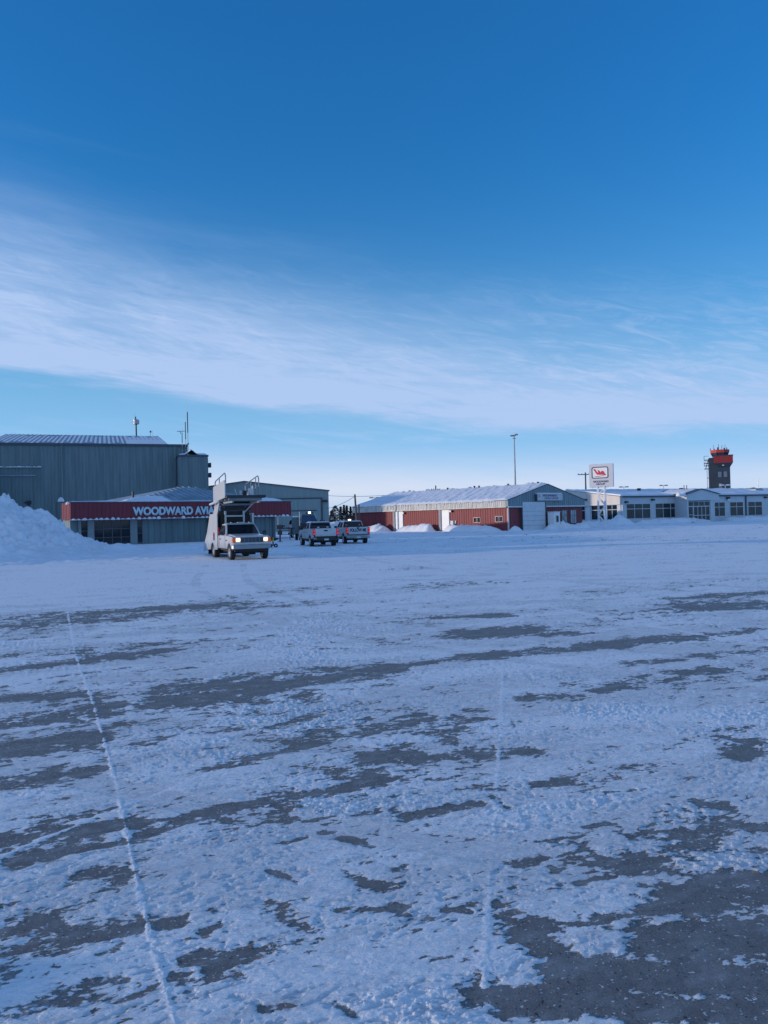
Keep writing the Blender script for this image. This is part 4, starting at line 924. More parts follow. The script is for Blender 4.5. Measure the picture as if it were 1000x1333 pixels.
# ---- pylon sign
def pylon():
    Y = 125.0; c = at(783, 620, Y); bz = 0.3
    r = thing('pylon_sign', 'tall white square sign with a red winged emblem on a lattice stand', 'sign', (c.x, Y, 0), R(-33))
    z0, z1 = at(785, 634, Y).z, at(783, 604.2, Y).z; hw = 1.98; H = z1 - z0
    sf = mat('sign_white', (.56, .57, .61), .5, var=.03)
    bx = MB().box(-hw, hw, -.2, .2, z0, z1).build('sign_box', sf, r, .03)
    lumps(-hw + .1, hw - .1, 0, z1 - .03, 16, .22, 2, 7, .5, .2).build('snow_cap', SNOW, bx, smooth=True)
    u = lambda x, y: (-hw + (x - 115) / (895 - 115) * 2 * hw, z1 - (y - 135) / (925 - 135) * H)    # emblem measured on the sign face
    def rr(x0, y0, x1, y1, rad):
        pts = []
        for cx_, cy_, a0 in ((x1 - rad, y1 - rad, 0), (x0 + rad, y1 - rad, 90), (x0 + rad, y0 + rad, 180), (x1 - rad, y0 + rad, 270)):
            for k in range(6): a = R(a0 + 18 * k); pts.append((cx_ + rad * math.cos(a), cy_ + rad * math.sin(a)))
        return pts
    o_, i_ = [u(*p) for p in rr(205, 225, 745, 625, 60)], [u(*p) for p in rr(232, 252, 718, 598, 40)]
    n = len(o_); m = MB(); vs = [(p[0], -.225, p[1]) for p in o_ + i_] + [(p[0], -.2, p[1]) for p in o_ + i_]
    fs = []
    for k in range(n):
        j = (k + 1) % n; fs += [(k, j, n + j, n + k), (2 * n + k, 2 * n + j, j, k), (n + k, n + j, 3 * n + j, 3 * n + k)]
    m.add(vs, fs).build('emblem_border', NAVY, bx)
    MB().prism([u(*p) for p in rr(240, 260, 710, 590, 36)], 'y', -.212, -.2).build('emblem_field', WHITE, bx)
    bird = [(262, 300), (300, 290), (330, 310), (385, 405), (412, 425), (425, 405), (400, 350), (415, 338), (455, 350), (500, 425), (520, 375), (560, 370), (600, 390), (640, 465), (682, 530), (610, 528), (560, 505), (470, 500), (385, 495), (350, 455)]
    MB().prism([u(*p) for p in bird], 'y', -.226, -.212).build('emblem', REDP, bx)
    MB().prism([u(*p) for p in ((290, 555), (590, 530), (600, 545), (290, 570))], 'y', -.226, -.212).build('emblem_underline', NAVY, bx)
    a, b = u(245, 770), u(745, 700)
    text('lettering', 'WOODWARD', b[1] - a[1], NAVY, bx, (a[0], -.2, a[1]), 0, .03, b[0] - a[0], None, .02)
    a, b = u(345, 850), u(632, 790)
    text('lettering', 'GROUP', b[1] - a[1], NAVY, bx, (a[0], -.2, a[1]), 0, .03, b[0] - a[0], None, .02)
    for k, x in enumerate((-.62, .52)):
        for y in (-.28, .28): MB().tube((x, y, 0), (x, y, z0 + .1), .075 if k == 0 else .11, 8).build('leg', WHITE, r)
    br = MB(); n = 4
    for i in range(n):
        za, zb = bz + (z0 - bz) * i / n, bz + (z0 - bz) * (i + 1) / n; s = 1 if i % 2 else -1
        for y in (-.28, .28): br.tube((-.62 * s - .05, y, za), (.62 * s - .05, y, zb), .065, 5)
        br.tube((-.62, y, zb), (.52, y, zb), .04, 5)
    br.build('brace', WHITE, r)
    dr = MB().box(-1.6, 1.1, -.03, .03, z0 - .03, z0)
    for x in (-1.5, -1.2, -.9, 1.0): dr.tube((x, 0, z0), (x, 0, z0 - random.Random(int(x * 9)).uniform(.15, .4)), .05, 5, .01)
    dr.build('icicles', SNOW, bx)
pylon()

# ------------------------------------------------------------------ poles, lamps, trees
def floodmast():
    Y = 131.0; t = at(669.3, 566, Y)
    r = thing('light_mast', 'very tall thin floodlight mast rising behind the red freight building', 'light mast', (t.x + .0, Y, 0))
    MB().tube((0, 0, 0), (0, 0, t.z), .19, 12, .10).build('pole', GALV, r)
    MB().lathe([(0, .28), (.06, .30), (.1, .28)], (0, 0, t.z - .65), 'z', 14).build('ring', GALV, r)
    for s in (-1, 1):
        m = MB().tube((0, 0, t.z - .15), (s * .3, 0, t.z - .15), .05, 6); m.box(min(s * .15, s * .62), max(s * .15, s * .62), -.3, .3, t.z - .2 + (.12 if s > 0 else -.05), t.z + .02 + (.12 if s > 0 else -.05))
        m.build('lamp_head', POSTM, r)
floodmast()
def lamp(px, py, Y, lab, heads, mm=GALV, grp=None, s=1.0):
    t = at(px, py, Y); r = thing('street_lamp', lab, 'street lamp', (t.x, Y, 0), 0, grp)
    MB().tube((0, 0, 0), (0, 0, t.z), .11 * s, 8, .07 * s).build('pole', mm, r)
    for h in heads:
        m = MB().tube((0, 0, t.z), (h * .8 * s, 0, t.z + .05), .05 * s, 6)
        m.box(min(h * .35, h * 1.25) * s, max(h * .35, h * 1.25) * s, -.22, .22, t.z - .1, t.z + .16); m.build('lamp_head', mm, r)
lamp(488, 648, 175, 'single-head street lamp poking above the left end of the red building', (-1, 1), GALV)
lamp(944.3, 631.5, 185, 'white twin-head street lamp standing before the control tower', (-1, 1), WHITE, s=1.0)
lamp(864, 632, 190, 'twin-head street lamp behind the middle of the terminal roof', (-1, 1), POSTM, s=.8)
lamp(812.3, 634, 190, 'T-headed lamp post right of the white sign, behind the terminal', (-1, 1), POSTM, s=.9)
lamp(832.5, 637.5, 215, 'faint small lamp just above the terminal roof, between two taller lamps', (-1, 1), GALV)

def upole(px, py, Y, lab, arms, lean=0, rad=.16, steps=None):
    t = at(px, py, Y); r = thing('utility_pole', lab, 'utility pole', (t.x, Y, 0))
    MB().tube((lean, 0, 0), (0, 0, t.z), rad, 8, rad * .8).build('pole', WOODP, r)
    for dz, w in arms:
        a = MB().box(-w, w, -.1, .1, t.z - dz - .1, t.z - dz + .1).build('crossarm', WOODP, r)
        m = MB()
        for s in (-1, -.5, .5, 1): m.lathe([(0, .07), (.12, .1), (.25, .05)], (s * w * .93, 0, t.z - dz + .1), 'z', 6)
        m.build('insulators', POSTM, a)
    return t
p1 = upole(462.0, 643.5, 118, 'plain leaning wooden pole left of the red building', [], .25, .17)
p2 = upole(467.3, 656.5, 122, 'short dark post beside the leaning wooden pole', [], 0, .13)
p3 = upole(567.3, 632, 172, 'utility pole with two crossarms behind the red building roof', [(1.0, 1.0), (2.1, 1.0)])
p4 = upole(762.2, 615, 190, 'T-shaped utility pole with looping cables left of the white sign', [(.5, 1.9)], 0, .22)
upole(528.5, 641.5, 172, 'bare pole top just above the red building roof', [], 0, .1)
def cable(name, pts, sag, rad, lab):
    a, b = Vector(pts[0]), Vector(pts[1]); n = 20; P = []
    for i in range(n + 1):
        t = i / n; p = a.lerp(b, t); p.z -= sag * 4 * t * (1 - t); P.append(p)
    m = MB(); m.path([p - a for p in P], rad, 5); o = m.build(name, DARKM); o.location = a
    tag(o, lab, 'cable')
cable('overhead_cable', (at(395, 642, 230), p3 - Vector((0, 0, 1.0))), 1.2, .05, 'long overhead cable running left from the pole with two crossarms')
cable('overhead_cable', (at(425, 662, 140), p1 - Vector((0, 0, .3))), .3, .035, 'short sloping cable to the top of the leaning wooden pole')
def loopcables():
    m = MB(); t = p4
    for s in (-1, 1):
        P = []
        for i in range(13):
            a = math.pi * i / 12; P.append((s * (1.15 + 1.15 * math.cos(a)), 0, t.z - 5.0 - 3.6 * math.sin(a) * .9 - (1.0 if i == 12 else 0)))
        P = [(s * 2.3, 0, t.z - 5.0), (s * 2.25, 0, t.z - 7.4), (s * 1.8, 0, t.z - 8.9), (s * .9, 0, t.z - 9.6), (s * .2, 0, t.z - 9.8)]
        m.path(P, .06, 5)
    m.tube((-2.5, 0, t.z - 4.9), (2.5, 0, t.z - 4.9), .05, 5)
    o = m.build('cable_loop', GALV); o.location = (t.x, 190, 0)
    tag(o, 'pair of hanging cable loops on the T-shaped pole', 'cable')
loopcables()

TREEM = mat('dark_spruce_needles', (0.035, 0.045, 0.045), .8, var=.4, vscale=1.2)
FROST = mat('frosted_bush_twigs', (0.10, 0.10, 0.11), .9, var=.3, vscale=1.0)
TRUNK = mat('tree_bark', (0.05, 0.04, 0.035), .9)
def tree(name, x, y, h, rad, seed, lab, m_, grp, cone=True):
    rnd = random.Random(seed); r = thing(name, lab, 'tree', (x, y, 0), 0, grp)
    MB().tube((0, 0, 0), (0, 0, h * .97), h * .018 + .04, 7, .02).build('trunk', TRUNK, r)
    vs, fs = [], []; n = 620
    for i in range(n):
        t = rnd.random() ** .85
        if cone: rr_ = rad * (1 - t) * (0.75 + .35 * math.sin(t * 34 + seed)); z = h * (.08 + .92 * t)
        else: rr_ = rad * math.sqrt(max(0, 1 - (2 * t - 1) ** 2)) * (.8 + .3 * math.sin(t * 9 + seed)); z = h * (.05 + .93 * t)
        a = rnd.uniform(0, 2 * math.pi); q = rr_ * rnd.uniform(.25, 1) ** .6
        c = Vector((math.cos(a) * q, math.sin(a) * q, z - q * .25)); s = rnd.uniform(.3, .7)
        d1 = Vector((math.cos(a), math.sin(a), rnd.uniform(-.6, .1))).normalized() * s; d2 = Vector((rnd.uniform(-1, 1), rnd.uniform(-1, 1), rnd.uniform(-.5, .5))).normalized() * s * .45
        b = len(vs); vs += [c - d1, c + d2, c + d1, c - d2]; fs.append((b, b + 1, b + 2, b + 3))
    m = MB(); m.add(vs, fs); me = bpy.data.meshes.new('crown'); me.from_pydata(m.v, [], m.f); me.materials.append(m_)
    o = bpy.data.objects.new('crown', me); COL.objects.link(o); o.parent = r
tg = 'spruces on the skyline'
for k, (px, top, wd) in enumerate(((443.5, 659.5, 1.0), (447.2, 657.2, 1.1), (450.6, 658.0, 1.0), (455, 659.0, .9), (459, 661.0, .8))):
    t = at(px, top, 300); tree('spruce_tree', t.x, 300 + k * 3, t.z, 1.75 * wd, k * 7 + 1, ['first', 'second', 'third', 'fourth', 'fifth'][k] + ' from the left of five dark spruces on the skyline by the wooden pole', TREEM, tg)
t = at(436.5, 658, 290); tree('bushy_tree', t.x, 290, t.z, 2.0, 77, 'broad grey-brown bushy tree at the left end of the skyline spruces', FROST, None, False)
t = at(432, 664, 285); tree('shrub', t.x, 285, t.z, 1.3, 79, 'low bare shrub against the edge of the middle hangar', FROST, None, False)

# ------------------------------------------------------------------ snow banks
A = lambda f, lx, ly, h: (*f.w(lx, ly)[:2], h)
fy = F3.fy
bank('snow_bank', 'sunlit snow bank below the two small windows of the red building', [A(F3, -1.6, fy(661), .5), A(F3, -1.6, fy(648), .95), A(F3, -1.7, fy(625), 1.25), A(F3, -1.6, fy(603), 1.35), A(F3, -1.3, fy(594), 1.5), A(F3, -1.3, fy(588), .6)], 2.6, 3)
bank('snow_bank', 'pointed snow bank between the two pale side doors of the red building', [A(F3, -1.4, fy(527), .7), A(F3, -1.4, fy(535), 1.3), A(F3, -1.4, fy(552), 1.3), A(F3, -1.3, fy(566), 1.75), A(F3, -1.2, fy(572), 1.2)], 2.4, 5)
bank('snow_bank', 'shaded snow bank at the far left end of the red building', [A(F3, -1.6, fy(514), 1.1), A(F3, -1.8, fy(503), 1.9), A(F3, -2.2, fy(492), 1.0), A(F3, -2.4, fy(482), 1.5), A(F3, -2.4, fy(466), 1.5), A(F3, -2.4, fy(450), 1.2)], 3.2, 8)
fx = F3.fx
bank('snow_pile', 'small snow pile just left of the white garage door', [A(F3, fx(663.5, 680, -1.2), -1.2, .5), A(F3, fx(670, 680, -1.2), -1.2, .95), A(F3, fx(677.5, 680, -1.2), -1.2, .4)], 1.8, 11, cat='snow pile')
bank('snow_pile', 'small snow pile between the garage door and the booth', [A(F3, fx(708, 680, -1.3), -1.4, .4), A(F3, fx(715, 680, -1.3), -1.4, 1.05), A(F3, fx(723, 680, -1.3), -1.6, .6)], 1.7, 12, cat='snow pile')
bank('snow_bank', 'pointed snow bank right of the booth, running to the corner of the grey gable', [A(F3, fx(726, 680, -1.6), -2.0, .7), A(F3, fx(731, 680, -1.6), -1.8, 1.75), A(F3, fx(738, 680, -2), -2.0, 1.0), A(F3, fx(747, 680, -2), -2.2, .8), A(F3, fx(758, 680, -2), -2.6, 1.3), A(F3, fx(764, 680, -2.6), -3.0, 1.4)], 2.6, 14)
gx = F4.fx
bank('snow_bank', 'snow bank with a sharp peak in front of the beige end of the terminal', [(*at(757, 680, 128)[:2], .9), (*at(772, 680, 130)[:2], 1.2), (*at(788, 680, 131)[:2], .9), (*at(800, 680, 132)[:2], 1.6), (*at(806.5, 680, 133)[:2], 2.9), (*at(812, 680, 134)[:2], 1.4), (*at(822, 680, 135)[:2], 1.0)], 4.5, 17, peaky=1.3)
bank('snow_bank', 'long snow bank under the left row of terminal windows', [A(F4, gx(816), -3.2, 1.0), A(F4, gx(830), -3.2, 1.05), A(F4, gx(848), -3.2, 1.3), A(F4, gx(866), -3.0, 1.25), A(F4, gx(882), -2.6, 1.3), A(F4, gx(888), -3, 1.0), A(F4, gx(899), -5.2, .45)], 4.4, 19)
bank('snow_bank', 'long snow bank under the right row of terminal windows', [A(F4, gx(929), -2.2, .6), A(F4, gx(936), -2.6, 1.0), A(F4, gx(960), -2.8, 1.15), A(F4, gx(985), -2.8, 1.2), A(F4, gx(1015), -2.8, 1.1), A(F4, gx(1050), -2.8, 1.1)], 3.8, 23)
bank('snow_bank', 'low snow berm beyond the parked pickups, in front of the middle hangar', [(*at(375, 690, 132)[:2], .5), (*at(405, 690, 132)[:2], .8), (*at(430, 690, 132)[:2], 1.3), (*at(448, 690, 130)[:2], 1.7), (*at(462, 690, 128)[:2], 1.2)], 6, 29)
bank('snow_bank', 'far pale snow berm below the skyline trees', [(*at(424, 690, 200)[:2], 2.0), (*at(440, 690, 200)[:2], 2.6), (*at(470, 690, 200)[:2], 2.2)], 8, 31)
# added ridge, out of view on the left, standing in for the aircraft's shadow
bank('added_shadow_ridge', 'added unseen snow ridge left of view, casting a shadow on the apron', [(-15, 1.3, 1.0), (-9, 2.1, .95), (-6.9, 2.45, .9), (-5.5, 2.65, .75)], 2.4, 33, cat='snow ridge', rough=.3)
p = at(130, 715, 45.0)
o = MB().box(-.32, .32, -.06, .06, -.04, .05).build('board', PALE, None, .01); o.location = (p.x, 44.6, p.z); tag(o, 'small pale board lying on the lower slope of the snow mound', 'board')

# ------------------------------------------------------------------ vehicles
def arch_line(L0, L1, zb, arches, ra=.46, zc=.40):
    """lower edge from y=L0 to y=L1 with wheel arches"""
    pts = [(L0, zb)]
    for yc in arches:
        a0 = math.asin((zb - zc) / ra)
        for k in range(11):
            a = math.pi - a0 - (math.pi - 2 * a0) * k / 10; pts.append((yc + ra * math.cos(a), zc + ra * math.sin(a)))
    pts.append((L1, zb)); return pts
def wheel(parent, x, y, r=.39, w=.26, side=-1, dual=False):
    m = MB().lathe([(-w / 2, r * .62), (-w / 2, r * .93), (-w * .36, r), (w * .36, r), (w / 2, r * .93), (w / 2, r * .62)], (0, 0, 0), 'x', 28)
    o = m.build('wheel', BLACK, parent, smooth=False, loc=(x, y, r))
    q = MB().lathe([(side * w * .40, .01), (side * w * .46, r * .2), (side * w * .30, r * .28), (side * w * .34, r * .55), (side * w * .50, r * .64), (-side * w * .45, r * .64), (-side * w * .45, .01)], (0, 0, 0), 'x', 20)
    for k in range(8):
        a = k * math.pi / 4; q.box(side * w * .34 - .01, side * w * .34 + .01, math.cos(a) * r * .38 - .025, math.cos(a) * r * .38 + .025, math.sin(a) * r * .38 - .025, math.sin(a) * r * .38 + .025)
    q.build('rim', RIM, o); return o
def greenhouse(parent, y0, y1, yr0, yr1, zb, zr, wb, wr, paint, divs=1, glass=GLASS):
    """cab above the belt line: y0/y1 belt, yr0/yr1 roof, wb/wr half widths"""
    def P(y, z, x): return (x, y, z)
    c = MB().hexa([(-wb, y0, zb), (wb, y0, zb), (wb, y1, zb), (-wb, y1, zb), (-wr, yr0, zr), (wr, yr0, zr), (wr, yr1, zr), (-wr, yr1, zr)])
    c.hexa([(-wr + .02, yr0 + .03, zr - .01), (wr - .02, yr0 + .03, zr - .01), (wr - .02, yr1 - .03, zr - .01), (-wr + .02, yr1 - .03, zr - .01),
            (-wr + .12, yr0 + .12, zr + .05), (wr - .12, yr0 + .12, zr + .05), (wr - .12, yr1 - .1, zr + .05), (-wr + .12, yr1 - .1, zr + .05)])
    cab = c.build('cab', paint, parent, .03)
    B = [Vector((-wb, y0, zb)), Vector((wb, y0, zb)), Vector((wb, y1, zb)), Vector((-wb, y1, zb))]
    T = [Vector((-wr, yr0, zr)), Vector((wr, yr0, zr)), Vector((wr, yr1, zr)), Vector((-wr, yr1, zr))]
    def pane(name, a, b, c_, d, u0, u1, v0, v1, thick=.012):
        # a,b bottom; c_,d top
        def q(u, v): return a.lerp(b, u).lerp(d.lerp(c_, u), v)
        n = (b - a).cross(d - a).normalized()
        pts = [q(u0, v0), q(u1, v0), q(u1, v1), q(u0, v1)]
        MB().hexa([p - n * .02 for p in pts] + [p + n * thick for p in pts]).build(name, glass, cab)
    pane('windshield', B[0], B[1], T[1], T[0], .045, .955, .07, .92)
    pane('rear_window', B[2], B[3], T[3], T[2], .035, .965, .05, .92)
    e = [i / divs for i in range(divs + 1)]
    for i in range(divs):
        u0, u1 = e[i] + .07 / divs + .02, e[i + 1] - .07 / divs - .02
        pane('side_window', B[3], B[0], T[0], T[3], 1 - u1, 1 - u0, .10, .88)
        pane('side_window', B[1], B[2], T[2], T[1], u0, u1, .10, .88)
    return cab

def stair_truck():
    r = thing('stair_truck', 'white pickup-based passenger stair truck with its headlights on', 'stair truck', (-6.87, 39.95, 0), R(25))
    hw = 1.02; fy_, ry_ = .92, 4.65
    # front body: fenders, hood, doors
    prof = arch_line(.12, 3.35, .58, [fy_], .49, .40)
    prof += [(3.35, 1.28), (1.75, 1.28), (1.6, 1.30), (.30, 1.22), (.14, 1.14)]
    b = MB().prism(prof, 'x', -hw, hw).build('body', CARW, r, .035)
    MB().hexa([(-.86, .26, 1.19), (.86, .26, 1.19), (.90, 1.72, 1.27), (-.90, 1.72, 1.27), (-.78, .36, 1.27), (.78, .36, 1.27), (.82, 1.72, 1.36), (-.82, 1.72, 1.36)]).build('hood', CARW, r, .03)
    for s in (-1, 1):
        d = MB(); x = s * hw; a, c = min(x, x + s * .008), max(x, x + s * .008)
        d.box(a, c, 1.72, 1.735, .55, 1.27); d.box(a, c, 3.02, 3.035, .55, 1.27); d.box(a, c, 1.72, 3.035, .60, .612)
        q = d.build('door_seam', TRIM, r); MB().box(min(x, x + s * .04), max(x, x + s * .04), 2.72, 2.92, 1.06, 1.11).build('door_handle', DARKM, r)
        MB().box(min(x, x + s * .02), max(x, x + s * .02), 1.35, 1.55, 1.0, 1.06).build('badge', DARKM, r)
        m = MB().box(min(s * 1.0, s * 1.16), max(s * 1.0, s * 1.16), 1.88, 1.92, 1.30, 1.35); m.box(min(s * 1.10, s * 1.30), max(s * 1.10, s * 1.30), 1.84, 1.93, 1.32, 1.50)
        m.build('mirror', DARKM, r, .015)
    greenhouse(r, 1.75, 3.3, 2.35, 3.22, 1.28, 1.90, .96, .80, CARW, 1)
    # front face
    g = MB().box(-.60, .60, .06, .14, .93, 1.18).build('grille', DARKM, r)
    q = MB()
    for k in range(4): q.box(-.59, .59, .035, .062, .96 + k * .058, .972 + k * .058)
    for k in range(7): q.box(-.60 + k * .2 - .006, -.60 + k * .2 + .006, .037, .06, .93, 1.18)
    q.build('grille_bars', CHROME, g)
    MB().box(-.86, -.61, .09, .14, .90, 1.20).build('headlight_bezel', CARW, r); MB().box(.61, .86, .09, .14, .90, 1.20).build('headlight_bezel', CARW, r)
    for s in (-1, 1):
        MB().box(min(s * .62, s * .84), max(s * .62, s * .84), .045, .1, .985, 1.15).build('headlight', LAMPW, r, .02)
        MB().box(min(s * .86, s * 1.025), max(s * .86, s * 1.025), .08, .28, .93, 1.15).build('turn_signal', LAMPA, r, .02)
    MB().prism([(-1.06, .22), (-.98, .06), (-.7, -.02), (.7, -.02), (.98, .06), (1.06, .22), (1.0, .30), (-1.0, .30)], 'z', .58, .80).build('bumper', CHROME, r, .03)
    MB().box(-.98, .98, .06, .3, .80, .92).build('valance', CARW, r, .02); MB().box(-.90, .90, .12, .3, .44, .60).build('lower_apron', BLACK, r, .02)
    u = MB().box(-.55, .55, .5, 6.2, .36, .56); u.box(-.30, .35, .7, 1.1, .26, .5); u.box(-.9, .9, fy_ - .07, fy_ + .07, .33, .45); u.box(-.9, .9, ry_ - .1, ry_ + .1, .3, .5)
    u.box(-.95, .95, .35, 1.5, .5, .86); u.box(-.9, .9, 1.5, 3.3, .48, .6)
    u.build('chassis', BLACK, r)
    for s in (-1, 1):
        wheel(r, s * .88, fy_, .40, .25, s); wheel(r, s * .86, ry_, .40, .30, s)
    # cab roof marker lamps
    m = MB()
    for x in (-.5, -.12, 0, .12, .5): m.box(x - .035, x + .035, 2.42, 2.5, 1.95, 1.985)
    m.build('marker_lights', WHITE, r)
    # stair unit: side cladding
    for s in (-1, 1):
        low = [(3.42, .50)] + arch_line(3.42, 5.4, .46, [ry_], .48, .38)[1:] + [(7.1, .30), (7.1, .55), (6.0, 1.45), (5.2, 2.48), (3.42, 2.48)]
        pnl = MB().prism(low, 'x', min(s * 1.0, s * 1.06), max(s * 1.0, s * 1.06)).build('side_panel', CARW, r, .012)
        if s < 0:
            MB().box(-1.075, -1.06, 4.02, 4.34, 1.12, 1.44).build('decal', REDP, pnl)
            MB().prism([(4.06, 1.0), (4.30, 1.0), (4.30, 1.10), (4.18, 1.16), (4.30, 1.24), (4.30, 1.36), (4.06, 1.36)], 'x', -1.085, -1.075).build('decal_mark', NAVY, pnl)
        MB().prism([(3.9, 2.45), (4.95, 2.45), (4.25, 3.22), (3.3, 3.22)], 'x', min(s * .86, s * .92), max(s * .86, s * .92)).build('stringer_panel', CARW, r, .01)
    MB().prism([(1.35, 3.30), (1.35, 4.18), (1.5, 4.24), (4.1, 3.98), (4.1, 3.12)], 'x', -1.08, -1.02).build('guard_panel', CARW, r, .015)
    MB().prism([(3.5, 3.30), (3.5, 4.05), (5.0, 3.55), (5.0, 2.80)], 'x', 1.02, 1.08).build('guard_panel', CARW, r, .015)
    m = MB().tube((-1.2, 4.35, 3.02), (-.95, 3.2, 3.20), .07, 8); m.tube((-.95, 3.2, 3.2), (-.5, 2.4, 3.28), .04, 6); m.build('hydraulic_ram', CARW, r)
    st = MB()
    for k in range(13):
        y = 7.0 - k * .30; z = .35 + k * .225; st.box(-.86, .86, y - .32, y, z, z + .04); st.box(-.86, .86, y - .33, y - .30, z - .2, z + .02)
    st.build('steps', DARKM, r)
    MB().prism([(3.44, .6), (6.4, .5), (3.6, 2.4), (3.44, 2.4)], 'x', -.84, .84).build('equipment_housing', BLACK, r)
    pf = MB().box(-1.06, 1.06, .95, 3.4, 3.27, 3.42).build('platform', DARKM, r, .01)
    q = MB()
    for y in (1.2, 2.0, 2.8): q.box(-.9, .9, y, y + .1, 3.14, 3.268)
    for x in (-.75, .70): q.box(x, x + .08, 1.1, 4.0, 3.02, 3.12)
    q.box(-.8, .8, 3.0, 3.08, 2.92, 3.02); q.build('platform_frame', POSTM, r)
    MB().box(-.85, .85, 3.3, 3.4, 3.05, 3.25).build('platform_edge', DARKM, r)
    fr = MB()
    for x in (-.62, .42): fr.box(x, x + .10, 3.40, 3.50, 1.85, 2.75); 
    fr.tube((-.57, 3.45, 2.72), (-.78, 3.35, 3.05), .05, 6); fr.tube((.47, 3.45, 2.72), (.68, 3.35, 3.05), .05, 6)
    fr.box(-.52, .42, 3.41, 3.49, 2.30, 2.38); fr.box(-.52, .42, 3.41, 3.49, 2.62, 2.70); fr.box(.92, 1.0, 3.35, 3.43, 1.5, 2.48)
    fr.tube((.55, 3.45, 2.55), (.95, 2.6, 3.2), .04, 6)
    fr.build('lift_frame', CARW, r)
    for s, ys, zt, yend in ((-1, 1.40, 4.62, 3.9), (1, 2.1, 4.52, 4.9)):
        x = s * 1.0; zb = 3.42 if s > 0 else 4.1
        h = MB(); h.path([(x, ys, zb), (x, ys, zt - .18), (x, ys + .08, zt - .05), (x, ys + .22, zt), (x, yend - .15, zt - .32), (x, yend, zt - .42), (x, yend, zt - 1.0)], .032, 7)
        h.tube((x, (ys + yend) / 2 + .2, zt - .2), (x, (ys + yend) / 2 + .2, zt - 1.0), .028, 6)
        if s > 0:
            h.tube((x, ys, zt - .55), (x, yend, zt - .95), .025, 6); h.tube((x, ys + .6, zt - .1), (x, ys + .6, 3.42), .028, 6)
        h.build('handrail', CHROME, r)
    m = MB().box(.72, .95, 3.0, 3.3, 3.42, 3.85); m.box(.2, .3, 3.1, 3.2, 3.42, 3.75); m.tube((.05, 3.1, 3.42), (-.1, 3.1, 3.85), .03, 6); m.build('control_box', WHITE, r, .02)
    MB().box(.38, .55, 3.0, 3.25, 3.42, 3.75).build('rail_gate', DARKM, r, .02)
    MB().box(-1.0, -.93, 3.36, 3.42, 1.35, 1.72).build('side_lamp', mat('red_reflector', (.4, .02, .02), .4), r)
stair_truck()

